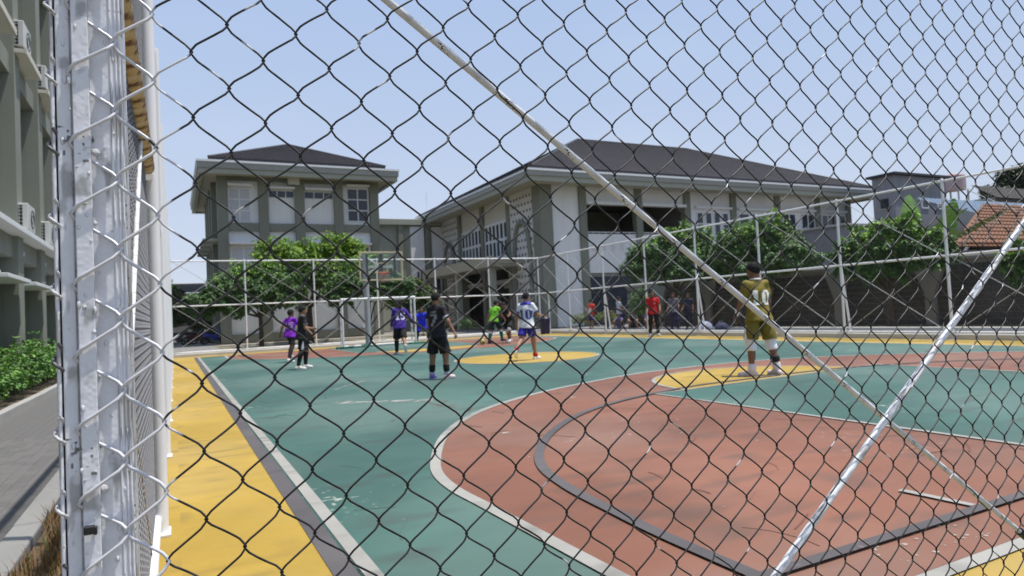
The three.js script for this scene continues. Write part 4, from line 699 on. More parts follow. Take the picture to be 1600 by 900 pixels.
// ---------------------------------------------------------------- goal, hoop, ball, bin, bags
{
  const g = thing('futsal_goal', 'white pipe futsal goal with green feet under the basketball hoop', 'goal', V(7.6, 0, -27.6)), z = -27.15, x0 = 6.08, x1 = 9.15, h = 2.0, r = 0.042;
  part('post', rod(V(x0, 0, z), V(x0, h, z), r, r, 14), M.whitePipe, g); part('post', rod(V(x1, 0, z), V(x1, h, z), r, r, 14), M.whitePipe, g); part('crossbar', rod(V(x0 - r, h, z), V(x1 + r, h, z), r, r, 14), M.whitePipe, g);
  for (const x of [x0 + 0.12, x1 + 0.12]) { part('rear_post', rod(V(x, 0, z - 0.85), V(x, h - 0.02, z - 0.85), 0.035, 0.035, 12), M.whitePipe, g); part('top_stay', rod(V(x - 0.12, h, z), V(x, h - 0.02, z - 0.85), 0.03, 0.03, 10), M.whitePipe, g); part('base_stay', rod(V(x - 0.12, 0.05, z), V(x, 0.05, z - 0.85), 0.03, 0.03, 10), M.whitePipe, g); for (let i = 0; i < 5; i++) part('net_hook', new THREE.TorusGeometry(0.042, 0.008, 6, 12).rotateX(1.57).translate(x, 0.35 + i * 0.34, z - 0.85), M.blackPlastic, g); }
  part('rear_bar', rod(V(x0 + 0.12, h - 0.02, z - 0.85), V(x1 + 0.12, h - 0.02, z - 0.85), 0.035, 0.035, 12), M.whitePipe, g); part('ground_bar', rod(V(x0 + 0.12, 0.05, z - 0.85), V(x1 + 0.12, 0.05, z - 0.85), 0.035, 0.035, 12), M.whitePipe, g);
  for (let i = 0; i < 7; i++) part('net_hook', new THREE.TorusGeometry(0.046, 0.009, 6, 12).rotateY(1.57).translate(lerp(x0 + 0.2, x1 - 0.2, i / 6), h, z), M.blackPlastic, g);
  const gf = mottled([0.04, 0.2, 0.12], { tile: 0.5, s: 841 }); for (const x of [x0, x1]) part('foot', rbox(x - 0.25, x + 0.4, 0.012, 0.08, z - 0.3, z + 0.12, 0.02), gf, g);
}
{
  const b = thing('basketball_hoop', 'grey steel basketball post with clear framed backboard and red rim', 'basketball hoop', V(7.32, 0, -27.95)), st = mottled([0.36, 0.38, 0.40], { amp: 0.12, tile: 1, s: 845, rough: 0.4 }), cr = mottled([0.55, 0.47, 0.30], { tile: 1, s: 846, rough: 0.5 });
  const px = 7.32, pz = -27.95, bx = 7.62, bz = -26.6, y0 = 2.73, y1 = 3.86, w = 0.88;
  part('post', [rod(V(px, 0, pz), V(px, 3.9, pz), 0.125, 0.11, 18)], st, b); part('base', [rbox(px - 0.3, px + 0.3, 0.01, 0.06, pz - 0.3, pz + 0.3, 0.01), ...[[-1, -1], [1, -1], [-1, 1], [1, 1]].map(([a, c]) => rod(V(px + a * 0.22, 0, pz + c * 0.22), V(px + a * 0.22, 0.12, pz + c * 0.22), 0.03, 0.03, 8))], mottled([0.04, 0.2, 0.12], { tile: 0.5, s: 847 }), b);
  part('arm', rod(V(px, 3.05, pz), V(bx - 0.05, 3.25, bz - 0.07), 0.05, 0.05, 12), M.whitePipe, b); part('arm', rod(V(px, 3.8, pz), V(bx - 0.05, 3.3, bz - 0.07), 0.04, 0.04, 12), st, b); part('cross_arm', rod(V(bx - 0.55, 3.27, bz - 0.09), V(bx + 0.5, 3.27, bz - 0.09), 0.045, 0.045, 10), M.whitePipe, b);
  part('backboard', box(bx - w, bx + w, y0, y1, bz - 0.008, bz + 0.008), new THREE.MeshPhysicalMaterial({ color: 0xf4f8f6, roughness: 0.04, transmission: 1, thickness: 0, ior: 1.45 }), b);
  part('frame', [rbox(bx - w - 0.03, bx + w + 0.03, y1 - 0.03, y1 + 0.03, bz - 0.025, bz + 0.025, 0.008), rbox(bx - w - 0.03, bx + w + 0.03, y0 - 0.03, y0 + 0.03, bz - 0.025, bz + 0.025, 0.008), rbox(bx - w - 0.03, bx - w + 0.03, y0 + 0.03, y1 - 0.03, bz - 0.025, bz + 0.025, 0.008), rbox(bx + w - 0.03, bx + w + 0.03, y0 + 0.03, y1 - 0.03, bz - 0.025, bz + 0.025, 0.008)], cr, b);
  for (const x of [-0.58, 0, 0.58]) part('backing_bar', box(bx + x - (x ? 0.045 : 0.085), bx + x + (x ? 0.045 : 0.085), y0 + 0.12, y1 - 0.05, bz - 0.06, bz - 0.02), M.acDark, b);
  const q = 0.27; part('target_square', [box(bx - q, bx + q, 3.4, 3.44, bz + 0.009, bz + 0.014), box(bx - q, bx + q, 3.02, 3.06, bz + 0.009, bz + 0.014), box(bx - q, bx - q + 0.04, 3.06, 3.4, bz + 0.009, bz + 0.014), box(bx + q - 0.04, bx + q, 3.06, 3.4, bz + 0.009, bz + 0.014)], cr, b);
  const rim = part('rim', [new THREE.TorusGeometry(0.225, 0.014, 8, 28).rotateX(Math.PI / 2).translate(bx, 3.0, bz + 0.38), rbox(bx - 0.1, bx + 0.1, 2.92, 3.02, bz + 0.01, bz + 0.16, 0.01)], flatMat([0.5, 0.09, 0.05], 0.5), b);
  const net = []; for (let i = 0; i < 12; i++) for (const s of [-1, 1]) { const a = i / 12 * 6.283, c = a + s * 0.5; net.push(rod(V(bx + 0.22 * Math.cos(a), 2.99, bz + 0.38 + 0.22 * Math.sin(a)), V(bx + 0.14 * Math.cos(c), 2.62, bz + 0.38 + 0.14 * Math.sin(c)), 0.006, 0.005, 4)); } part('net', net, flatMat([0.5, 0.35, 0.33], 0.8), rim, { kind: 'stuff' });
}
{
  const p = V(10.15, 0.115, -22.5), map = tex(128, (u, v) => { const k = Math.sin(u * 6.283 * 3) * Math.sin(v * 6.283 * 1.5 + 1); return k > 0.35 ? [0.06, 0.07, 0.03] : [0.42, 0.4, 0.12]; });
  const b = thing('football', 'yellow and dark patterned football on the far red zone', 'ball', V(p.x, 0, p.z)); part('shell', new THREE.SphereGeometry(0.11, 28, 20).translate(p.x, p.y, p.z), new THREE.MeshStandardMaterial({ map, roughness: 0.4 }), b);
  const s = []; for (const [rx, ry] of [[0, 0], [1.57, 0], [0, 1.57], [0.8, 0.8]]) s.push(new THREE.TorusGeometry(0.1092, 0.0016, 4, 40).rotateX(rx).rotateY(ry).translate(p.x, p.y, p.z)); part('seam', s, M.blackPlastic, b);
}
{
  const b = thing('rubbish_bin', 'navy blue plastic bin at the fence corner behind the white shirted player', 'bin', V(16.1, 0, -28.2)), nv = flatMat([0.018, 0.018, 0.07], 0.45); part('body', new THREE.CylinderGeometry(0.27, 0.22, 0.75, 20).translate(16.1, 0.38, -28.2), nv, b); part('lid', [new THREE.CylinderGeometry(0.2, 0.29, 0.09, 20).translate(16.1, 0.8, -28.2), rod(V(16.0, 0.86, -28.2), V(16.2, 0.86, -28.2), 0.015, 0.015, 6)], nv, b);
}
function bag(label, x, z, c, s) {
  const b = thing('sports_bag', label, 'bag', V(x, 0, z), null), m = mottled(c, { tile: 0.3, s: 850 + Math.round(x * 10) % 40 }); const g = new THREE.SphereGeometry(0.5, 20, 14), p = g.attributes.position; for (let i = 0; i < p.count; i++) { const k = 1 + 0.08 * Math.sin(p.getX(i) * 9) * Math.sin(p.getY(i) * 11 + p.getZ(i) * 7); p.setXYZ(i, p.getX(i) * 0.8 * k * s, Math.max(-0.24, p.getY(i) * 0.62 * k) * s + 0.24 * s - 0.02, p.getZ(i) * 0.55 * k * s); } g.computeVertexNormals();
  part('body', g.translate(x, 0, z), m, b); part('handle', [-1, 1].map((q) => new THREE.TorusGeometry(0.16 * s, 0.018 * s, 6, 18, Math.PI).rotateY(0).translate(x, 0.42 * s, z + q * 0.07)), M.blackPlastic, b);
}
bag('pale blue sports bag on the ground behind the side fence', 18.4, -19.7, [0.3, 0.33, 0.45], 0.85); bag('dark navy sports bag beside the pale blue bag', 18.6, -19.0, [0.03, 0.035, 0.08], 0.75);
function motorbike(label, x, z, turn, c, cover) {
  const t = thing('motorcycle', label, 'motorcycle', V(x, 0, z), null), P = (a, y, s = 0) => V(x + a * Math.cos(turn) + s * Math.sin(turn), y, z - a * Math.sin(turn) + s * Math.cos(turn)), pm = flatMat(c, 0.35);
  for (const a of [-0.62, 0.62]) { const q = P(a, 0.28), w = part('wheel', new THREE.TorusGeometry(0.235, 0.05, 8, 22).rotateY(turn).translate(q.x, q.y, q.z), M.blackPlastic, t); part('hub', rod(P(a, 0.28, -0.06), P(a, 0.28, 0.06), 0.09, 0.09, 12), M.acDark, w); }
  part('body', [rod(P(-0.6, 0.62), P(0.0, 0.5), 0.14, 0.13, 10), rod(P(0, 0.48), P(0.42, 0.85), 0.14, 0.1, 10), rod(P(-0.1, 0.35), P(0.3, 0.38), 0.13, 0.12, 10)], pm, t); part('seat', [rod(P(-0.66, 0.79), P(0.08, 0.74), 0.1, 0.11, 10)], M.blackPlastic, t);
  part('fork', [rod(P(0.62, 0.28, 0.07), P(0.42, 0.95, 0.07), 0.025, 0.025, 8), rod(P(0.62, 0.28, -0.07), P(0.42, 0.95, -0.07), 0.025, 0.025, 8)], M.acDark, t); part('handlebar', rod(P(0.4, 1.0, -0.32), P(0.4, 1.0, 0.32), 0.018, 0.018, 8), M.blackPlastic, t); part('headlight', new THREE.SphereGeometry(0.09, 12, 8).translate(P(0.5, 0.93).x, 0.93, P(0.5, 0.93).z), M.glass, t); part('mudguard', [rod(P(0.72, 0.56), P(0.5, 0.58), 0.06, 0.06, 8)], pm, t);
}
motorbike('black motorcycle parked under the trees, leftmost beyond the far fence', 0.2, -47.5, 0.4, [0.012, 0.012, 0.014]); motorbike('dark red motorcycle parked between two others beyond the far fence', 1.2, -47.8, 0.35, [0.08, 0.02, 0.02]); motorbike('blue motorcycle parked nearest to the classroom block', 2.25, -47.0, 0.3, [0.03, 0.05, 0.3]); motorbike('grey motorcycle parked just behind the blue one', 1.7, -49.2, 0.35, [0.05, 0.05, 0.06]);
// ---------------------------------------------------------------- people
function surface(sdf, lo, hi, h) {                              // naive surface nets: one continuous skin round a distance field
  const nx = Math.ceil((hi.x - lo.x) / h) + 1, ny = Math.ceil((hi.y - lo.y) / h) + 1, nz = Math.ceil((hi.z - lo.z) / h) + 1, F = new Float32Array(nx * ny * nz);
  const at = (i, j, k) => i + nx * (j + ny * k);
  for (let k = 0; k < nz; k++) for (let j = 0; j < ny; j++) for (let i = 0; i < nx; i++) F[at(i, j, k)] = sdf(lo.x + i * h, lo.y + j * h, lo.z + k * h);
  const id = new Int32Array(nx * ny * nz).fill(-1), pos = [], idx = [];
  for (let k = 0; k < nz - 1; k++) for (let j = 0; j < ny - 1; j++) for (let i = 0; i < nx - 1; i++) {
    let m = 0; for (let c = 0; c < 8; c++) if (F[at(i + (c & 1), j + ((c >> 1) & 1), k + (c >> 2))] < 0) m |= 1 << c;
    if (m === 0 || m === 255) continue; let x = 0, y = 0, z = 0, n = 0;
    for (let a = 0; a < 8; a++) for (const d of [1, 2, 4]) { if (a & d) continue; const b = a | d, ia = (m >> a) & 1, ib = (m >> b) & 1; if (ia === ib) continue;
      const fa = F[at(i + (a & 1), j + ((a >> 1) & 1), k + (a >> 2))], fb2 = F[at(i + (b & 1), j + ((b >> 1) & 1), k + (b >> 2))], t = fa / (fa - fb2);
      x += lerp(a & 1, b & 1, t); y += lerp((a >> 1) & 1, (b >> 1) & 1, t); z += lerp(a >> 2, b >> 2, t); n++; }
    id[at(i, j, k)] = pos.length / 3; pos.push(lo.x + (i + x / n) * h, lo.y + (j + y / n) * h, lo.z + (k + z / n) * h);
  }
  for (let k = 1; k < nz - 1; k++) for (let j = 1; j < ny - 1; j++) for (let i = 1; i < nx - 1; i++) {
    const s = F[at(i, j, k)] < 0, q = (a, b, c, d, f) => { if (a < 0 || b < 0 || c < 0 || d < 0) return; f ? idx.push(a, b, c, a, c, d) : idx.push(a, c, b, a, d, c); };
    if (s !== F[at(i + 1, j, k)] < 0) q(id[at(i, j - 1, k - 1)], id[at(i, j, k - 1)], id[at(i, j, k)], id[at(i, j - 1, k)], s);
    if (s !== F[at(i, j + 1, k)] < 0) q(id[at(i - 1, j, k - 1)], id[at(i - 1, j, k)], id[at(i, j, k)], id[at(i, j, k - 1)], s);
    if (s !== F[at(i, j, k + 1)] < 0) q(id[at(i - 1, j - 1, k)], id[at(i, j - 1, k)], id[at(i, j, k)], id[at(i - 1, j, k)], s);
  }
  const g = new THREE.BufferGeometry(); g.setAttribute('position', new THREE.Float32BufferAttribute(pos, 3)); g.setIndex(idx); g.computeVertexNormals(); return g;
}
function cone(a, b, ra, rb, d = null, s = 0) { const ab = b.clone().sub(a); if (d) ab.addScaledVector(d, ab.dot(d) * s); return { a, ab, l: Math.max(1e-9, ab.lengthSq()), ra, rb, d, s }; }
function sd(p, x, y, z) { x -= p.a.x; y -= p.a.y; z -= p.a.z; if (p.d) { const t = (x * p.d.x + y * p.d.y + z * p.d.z) * p.s; x += p.d.x * t; y += p.d.y * t; z += p.d.z * t; } const h = clamp((x * p.ab.x + y * p.ab.y + z * p.ab.z) / p.l, 0, 1); x -= p.ab.x * h; y -= p.ab.y * h; z -= p.ab.z * h; return Math.sqrt(x * x + y * y + z * z) - (p.ra + (p.rb - p.ra) * h); }
const smin = (a, b, k) => { const h = Math.max(k - Math.abs(a - b), 0) / k; return Math.min(a, b) - h * h * k * 0.25; };
function field(groups, k = 0.03) {                             // groups of {c: cones, cut: [[point, normal], ...]}
  return (x, y, z) => { let r = 1e3; for (const g of groups) { let d = 1e3; for (const p of g.c) d = smin(d, sd(p, x, y, z), g.k || k); for (const [o, n] of g.cut || []) d = Math.max(d, (x - o.x) * n.x + (y - o.y) * n.y + (z - o.z) * n.z); if (g.fold) d += g.fold(x, y, z); r = smin(r, d, k * 0.7); } return r; };
}
function bounds(groups, pad) { const lo = V(1e3, 1e3, 1e3), hi = V(-1e3, -1e3, -1e3); for (const g of groups) for (const p of g.c) { const b = p.a.clone().add(p.b0 || p.ab), r = Math.max(p.ra, p.rb) + pad; for (const q of [p.a, b]) { lo.min(q.clone().subScalar(r)); hi.max(q.clone().addScalar(r)); } } return [lo, hi]; }
const skinOf = (groups, h, k) => surface(field(groups, k), ...bounds(groups, 0.04), h);
const HANDS = {};
function hand(side) {                                           // wrist at the origin, fingers down -y, thumb towards +z, palm towards the body
  if (HANDS[side]) return HANDS[side]; const c = [], s = side;
  for (const z of [-0.022, -0.007, 0.008, 0.023]) c.push(cone(V(0, -0.012, z * 0.75), V(s * 0.002, -0.085, z * 1.05), 0.0135, 0.011));
  const groups = [{ c, k: 0.014 }];
  [[0.026, 0.072], [0.009, 0.082], [-0.008, 0.076], [-0.024, 0.06]].forEach(([z, L], i) => { const cu = 0.35 + i * 0.08, p0 = V(s * 0.002, -0.082, z), p1 = p0.clone().add(V(-s * Math.sin(cu) * L * 0.42, -Math.cos(cu) * L * 0.42, z * 0.06)), p2 = p1.clone().add(V(-s * Math.sin(cu * 2.4) * L * 0.33, -Math.cos(cu * 2.4) * L * 0.33, 0)), p3 = p2.clone().add(V(-s * Math.sin(cu * 3.4) * L * 0.25, -Math.cos(cu * 3.4) * L * 0.25, 0)); groups.push({ c: [cone(p0, p1, 0.0092, 0.0086), cone(p1, p2, 0.0086, 0.0079), cone(p2, p3, 0.0079, 0.0066)], k: 0.006 }); });
  const t0 = V(0, -0.025, 0.018), t1 = V(-s * 0.012, -0.055, 0.046), t2 = V(-s * 0.018, -0.088, 0.056); groups.push({ c: [cone(t0, t1, 0.014, 0.0105), cone(t1, t2, 0.0105, 0.0078)], k: 0.006 });
  return HANDS[side] = skinOf(groups, 0.0042, 0.008);
}
let HEAD = null, HAIR = {};
function headParts() {                                          // centre of the skull at the origin, face towards +z; about 0.215 tall
  if (HEAD) return HEAD; const e = (cx, cy, cz, rx, ry, rz) => (x, y, z) => { const k = Math.sqrt(((x - cx) / rx) ** 2 + ((y - cy) / ry) ** 2 + ((z - cz) / rz) ** 2); return (k - 1) * Math.min(rx, ry, rz); };
  const sk = e(0, 0.028, -0.008, 0.074, 0.086, 0.092), jaw = e(0, -0.045, 0.028, 0.054, 0.066, 0.060), nose = cone(V(0, 0.012, 0.082), V(0, -0.024, 0.099), 0.008, 0.0135), earL = e(0.076, -0.004, -0.004, 0.012, 0.031, 0.02), earR = e(-0.076, -0.004, -0.004, 0.012, 0.031, 0.02), brow = cone(V(-0.034, 0.03, 0.07), V(0.034, 0.03, 0.07), 0.012, 0.012), chin = cone(V(-0.012, -0.093, 0.062), V(0.012, -0.093, 0.062), 0.017, 0.017);
  const lip1 = cone(V(-0.018, -0.051, 0.081), V(0.018, -0.051, 0.081), 0.006, 0.006), lip2 = cone(V(-0.015, -0.062, 0.08), V(0.015, -0.062, 0.08), 0.007, 0.007), neck = cone(V(0, -0.05, -0.028), V(0, -0.13, -0.035), 0.05, 0.052);
  const f = (x, y, z) => { let d = smin(sk(x, y, z), jaw(x, y, z), 0.04); d = smin(d, sd(nose, x, y, z), 0.014); d = smin(d, sd(brow, x, y, z), 0.02); d = smin(d, sd(chin, x, y, z), 0.02); d = smin(d, sd(lip1, x, y, z), 0.006); d = smin(d, sd(lip2, x, y, z), 0.006); d = smin(d, Math.min(earL(x, y, z), earR(x, y, z)), 0.008); d = smin(d, sd(neck, x, y, z), 0.03); for (const s of [-1, 1]) { const q = Math.hypot(x - s * 0.031, y - 0.008, z - 0.093) - 0.016; d = Math.max(d, -q); } return d; };
  HEAD = { skull: surface(f, V(-0.11, -0.15, -0.12), V(0.11, 0.13, 0.13), 0.0065), eyes: [-1, 1].map((s) => new THREE.SphereGeometry(0.0125, 10, 8).translate(s * 0.031, 0.008, 0.074)), sk };
  return HEAD;
}
function hairShape(kind) {
  if (HAIR[kind]) return HAIR[kind]; const full = kind === 'full' ? 0.02 : 0.011;
  const f = (x, y, z) => { const k = Math.sqrt((x / (0.074 + full)) ** 2 + ((y - 0.03) / (0.088 + full)) ** 2 + ((z + 0.011) / (0.093 + full)) ** 2); let d = (k - 1) * 0.08; d -= 0.0035 * Math.sin(x * 130 + z * 40) * Math.sin(y * 110 + z * 70) + (kind === 'full' ? 0.004 * Math.sin(x * 60 + 1) * Math.sin(z * 55) : 0); return Math.max(d, z * 0.82 - y - 0.004); };
  return HAIR[kind] = surface(f, V(-0.13, -0.12, -0.15), V(0.13, 0.16, 0.14), 0.0075);
}
const cloth = {};
function fabric(hex, k = 1) { const key = hex + k; if (cloth[key]) return cloth[key]; const c = lin(hex).map((v) => v * k); return cloth[key] = flatMat(c, 0.78); }
function person(o) {
  const H = o.h, s = H / 1.7, root = thing('person', o.label, 'person', V(o.x, 0, o.z), null), P = (x, y, z) => V(x, y, z), hd = R(o.face), cy = Math.cos(hd), sy = Math.sin(hd);
  const cell = o.cell || 0.014, dir = (sd2, f, out) => V(sd2 * Math.sin(R(out)), -Math.cos(R(f)) * Math.cos(R(out)), Math.sin(R(f)) * Math.cos(R(out)));
  // skeleton; local axes: +z where the person faces, +x the person's left
  const hip0 = V(0, 0, 0), LEG = {}, sides = { L: 1, R: -1 }; let low = 1e9;
  for (const k of ['L', 'R']) { const q = sides[k], [f, out, kn, fp = 0] = o['leg' + k], hp = V(q * 0.088 * s, 0, 0), kn1 = hp.clone().addScaledVector(dir(q, f, out), 0.425 * s), an = kn1.clone().addScaledVector(dir(q, f - kn, out * 0.55), 0.415 * s), ft = R(fp), yaw = R(o['toe' + k] ?? 12) * q; const fd = V(Math.sin(yaw) * Math.cos(ft), -Math.sin(ft), Math.cos(yaw) * Math.cos(ft)), toe = an.clone().addScaledVector(fd, 0.17 * s).add(V(0, -0.045 * s, 0)), heel = an.clone().addScaledVector(fd, -0.05 * s).add(V(0, -0.045 * s, 0)); LEG[k] = { hp, kn: kn1, an, toe, heel, fd }; low = Math.min(low, toe.y - 0.03 * s, heel.y - 0.03 * s); }
  const lift = -low + (o.seat || 0); const up = V(Math.sin(R(o.side || 0)), Math.cos(R(o.lean || 0)), Math.sin(R(o.lean || 0))).normalize(), tw = R(o.twist || 0), sx = V(Math.cos(tw), 0, -Math.sin(tw)), dep = sx.clone().cross(up).normalize();
  const at = (u, w = 0, d = 0) => V(0, 0, 0).addScaledVector(up, u * s).addScaledVector(sx, w * s).addScaledVector(dep, d * s), bw = o.build || 1;
  const neckB = at(0.505), headC = at(0.665, 0, 0.02 + 0.05 * Math.sin(R(o.nod || 0)));
  const ARM = {}; for (const k of ['L', 'R']) { const q = sides[k], [f, out, el, eo = 0] = o['arm' + k], sh = at(0.465, q * 0.165 * bw), u = dir(q, f, out).applyAxisAngle(V(0, 1, 0), -tw * -1), e = sh.clone().addScaledVector(u, 0.275 * s), fo = dir(q, f + el, out + eo).applyAxisAngle(V(0, 1, 0), tw), w = e.clone().addScaledVector(fo, 0.235 * s); ARM[k] = { sh, e, w, u, fo }; }
  const M4 = new THREE.Matrix4().makeRotationY(hd).setPosition(o.x, lift, o.z), place = (g) => { g.applyMatrix4(M4); return g; };
  const c = (a, b, ra, rb, d, st) => cone(a, b, ra * s, rb * s, d, st);
  const torso = (gr, hem = null) => [c(at(0.0, -0.05 * bw), at(0.0, 0.05 * bw), 0.098 + gr, 0.098 + gr, dep, 0.12), c(at(0.05, -0.055 * bw), at(0.33, -0.075 * bw), 0.085 + gr, 0.098 + gr, dep, 0.28), c(at(0.05, 0.055 * bw), at(0.33, 0.075 * bw), 0.085 + gr, 0.098 + gr, dep, 0.28), c(at(0.05), at(0.34), 0.088 + gr, 0.1 + gr, dep, 0.12), c(at(0.452, -0.12 * bw), at(0.452, 0.12 * bw), 0.056 + gr, 0.056 + gr), c(at(0.40), at(0.52), 0.075 + gr, 0.055 + gr * 0.5)];
  // body: one skin from neck to ankles, with the hands
  const body = [{ c: torso(0), k: 0.05 }, { c: [c(at(0.46), at(0.60, 0, 0.012), 0.053, 0.05)] }];
  for (const k of ['L', 'R']) { const L = LEG[k], A = ARM[k]; body.push({ c: [c(L.hp, L.kn, 0.083, 0.056), c(L.kn, L.an, 0.052, 0.036), c(L.kn.clone().lerp(L.an, 0.12).addScaledVector(L.fd, -0.012 * s), L.kn.clone().lerp(L.an, 0.5).addScaledVector(L.fd, -0.014 * s), 0.05, 0.04), c(L.an, L.toe, 0.036, 0.026)] }, { c: [c(A.sh, A.e, 0.05, 0.038), c(A.e, A.w, 0.038, 0.027)] }); }
  const gs = [place(skinOf(body, cell, 0.045))];
  for (const k of ['L', 'R']) { const A = ARM[k], y = A.fo.clone().negate(), z0 = Math.abs(y.z) > 0.85 ? V(0, 1, 0) : V(0, 0, 1), z = z0.addScaledVector(y, -z0.dot(y)).normalize(), x = y.clone().cross(z); const g = hand(sides[k]).clone(); g.scale(s, s, s); g.applyMatrix4(new THREE.Matrix4().makeBasis(x, y, z).setPosition(A.w)); gs.push(place(g)); }
  const hq = new THREE.Matrix4().makeRotationFromEuler(new THREE.Euler(R(o.nod || 0), R(o.look || 0), R(o.tilt || 0), 'YXZ')).setPosition(headC), hs = s * 1.0, hp = (g) => place(g.clone().scale(hs, hs, hs).applyMatrix4(hq));
  const HP = headParts(); gs.push(hp(HP.skull));
  const bodyM = part('body', gs, o.skin || M.skinA, root);
  for (const e of HP.eyes) part('eye', hp(e), M.eye ??= flatMat([0.03, 0.025, 0.022], 0.2), bodyM);
  part('hair', hp(hairShape(o.hair || 'short')), M.hair, root);
  // shirt
  const T = o.shirt, fold = (x, y, z) => 0.009 * Math.sin(y * 26 + x * 11 + o.x) * Math.sin(x * 17 + z * 14 + y * 5), sleeve = T.sleeve ?? 0.55, SG = [{ c: [...torso(0.016), c(at(-0.08, -0.058 * bw), at(0.1, -0.055 * bw), 0.158, 0.112, dep, 0.1), c(at(-0.08, 0.058 * bw), at(0.1, 0.055 * bw), 0.158, 0.112, dep, 0.1)], k: 0.05, cut: [[at(T.hem ?? -0.09), up.clone().negate()], [at(0.545), up]], fold }];
  const sl = []; for (const k of ['L', 'R']) { const A = ARM[k]; if (sleeve <= 1) { const e = A.sh.clone().addScaledVector(A.u, 0.275 * s * sleeve); sl.push({ k, e, n: A.u, r: 0.062 }); SG.push({ c: [c(A.sh, A.sh.clone().addScaledVector(A.u, 0.3 * s), 0.064, 0.062)], cut: [[e, A.u]], fold }); } else { const e = A.w.clone(); sl.push({ k, e, n: A.fo, r: 0.038 }); SG.push({ c: [c(A.sh, A.e, 0.06, 0.05)], fold }, { c: [c(A.e, A.w.clone().addScaledVector(A.fo, 0.02 * s), 0.05, 0.04)], cut: [[e, A.fo]], fold }); } }
  const shirtF = field(SG, 0.04), shirt = part('shirt', place(surface(shirtF, ...bounds(SG, 0.04), cell)), fabric(T.col), root);
  if (T.trim) for (const q of sl) { const t = new THREE.CylinderGeometry(q.r * s + 0.006, q.r * s + 0.006, 0.028, 18).applyQuaternion(new THREE.Quaternion().setFromUnitVectors(V(0, 1, 0), q.n)).translate(q.e.x - q.n.x * 0.008, q.e.y - q.n.y * 0.008, q.e.z - q.n.z * 0.008); part('cuff', place(t), fabric(T.trim), shirt); }
  if (T.collar) { const t = new THREE.TorusGeometry(0.068 * s, 0.017 * s, 8, 22).rotateX(Math.PI / 2).applyQuaternion(new THREE.Quaternion().setFromUnitVectors(V(0, 1, 0), up)).translate(neckB.x + up.x * 0.01, neckB.y + up.y * 0.025 * s, neckB.z); part('collar', place(t), fabric(T.collar), shirt); }
  if (T.yoke) { const yk = [{ c: [c(at(0.452, -0.125 * bw), at(0.452, 0.125 * bw), 0.079, 0.079), c(at(0.40), at(0.52), 0.098, 0.07)], cut: [[at(0.468), up.clone().negate()], [at(0.55), up]] }]; part('yoke', place(skinOf(yk, cell, 0.04)), fabric(T.yoke), shirt); }
  const stamp = (rows, u0, v0, px, col, name, back = true) => {   // flat print laid onto the cloth, cell by cell
    const pos = [], d = dep.clone().multiplyScalar(back ? -1 : 1), su = back ? -1 : 1, hit = (u, v) => { const q = at(v, su * u).addScaledVector(d, 0.32); let t = 0; for (let i = 0; i < 40; i++) { const f = shirtF(q.x - d.x * t, q.y - d.y * t, q.z - d.z * t); t += f * 0.75; if (f < 0.001) break; } t -= 0.006; return t > 0.62 ? null : V(q.x - d.x * t, q.y - d.y * t, q.z - d.z * t); };
    rows.forEach((r, j) => [...r].forEach((ch, i) => { if (ch === '.') return; const a = hit(u0 + i * px, v0 - j * px), b = hit(u0 + (i + 1) * px, v0 - j * px), e = hit(u0 + (i + 1) * px, v0 - (j + 1) * px), f = hit(u0 + i * px, v0 - (j + 1) * px); if (!(a && b && e && f)) return; for (const p of [a, f, b, b, f, e]) pos.push(p.x, p.y, p.z); }));
    const g = new THREE.BufferGeometry(); g.setAttribute('position', new THREE.Float32BufferAttribute(pos, 3)); g.computeVertexNormals(); part(name, place(g), fabric(col), shirt);
  };
  if (T.num) { const px = T.px || 0.009, rows = glyphRows(T.num, Math.round(0.215 / px)); stamp(rows, -rows[0].length * px / 2 + (T.nu || 0), T.nv || 0.36, px, T.numCol, 'number'); }
  if (T.name) { const n = T.name, rows = Array.from({ length: 4 }, (_, j) => Array.from({ length: n }, (_, i) => (i % 4 === 3 ? '.' : (i * 7 + j * 5) % 3 ? '#' : (j === 0 || j === 3 ? '#' : '.'))).join('')); stamp(rows, -n * 0.009 / 2, T.namev || 0.41, 0.009, T.numCol, 'name_lettering'); }
  if (T.crest) stamp(['.##.', '####', '####', '.##.'], 0.03, 0.33, 0.016, T.crest, 'crest', false);
  if (T.panel) stamp(Array.from({ length: 16 }, () => '##########'), -0.09, 0.3, 0.018, T.panel, 'back_panel');
  // shorts or trousers
  const S = o.shorts, SH = [{ c: [c(at(0.02, -0.05), at(0.02, 0.05), 0.116, 0.116, dep, 0.1), c(at(0.02, -0.03), at(0.02, 0.03), 0.1, 0.1, dep, 0.15)], cut: [[at(0.03), up]], fold }];
  for (const k of ['L', 'R']) { const L = LEG[k], u = L.kn.clone().sub(L.hp).normalize(), w = L.an.clone().sub(L.kn).normalize(); if (S.len <= 1) { const e = L.hp.clone().lerp(L.kn, S.len); SH.push({ c: [c(L.hp, L.kn.clone().addScaledVector(u, 0.03), 0.099, (S.flare ?? 0.1))], cut: [[e, u]], fold }); } else SH.push({ c: [c(L.hp, L.kn, 0.106, 0.08)], fold }, { c: [c(L.kn, L.an, 0.08, 0.058)], cut: [[L.an.clone().addScaledVector(w, 0.0), w]], fold }); }
  const shorts = part(S.len > 1 ? 'trousers' : 'shorts', place(skinOf(SH, cell, 0.03)), fabric(S.col), root);
  if (S.stripe) for (const k of ['L', 'R']) { const L = LEG[k], q = sides[k], a = L.hp.clone().lerp(L.kn, 0.35).add(V(q * 0.106 * s, 0, 0)), e = L.hp.clone().lerp(L.kn, S.len - 0.02).add(V(q * 0.095 * s, 0, 0)); const g = [{ c: [cone(a, e, 0.008, 0.04, V(1, 0, 0), q * 0 + 1.2)] }]; part('side_stripe', place(skinOf(g, 0.008, 0.02)), fabric(S.stripe), shorts); }
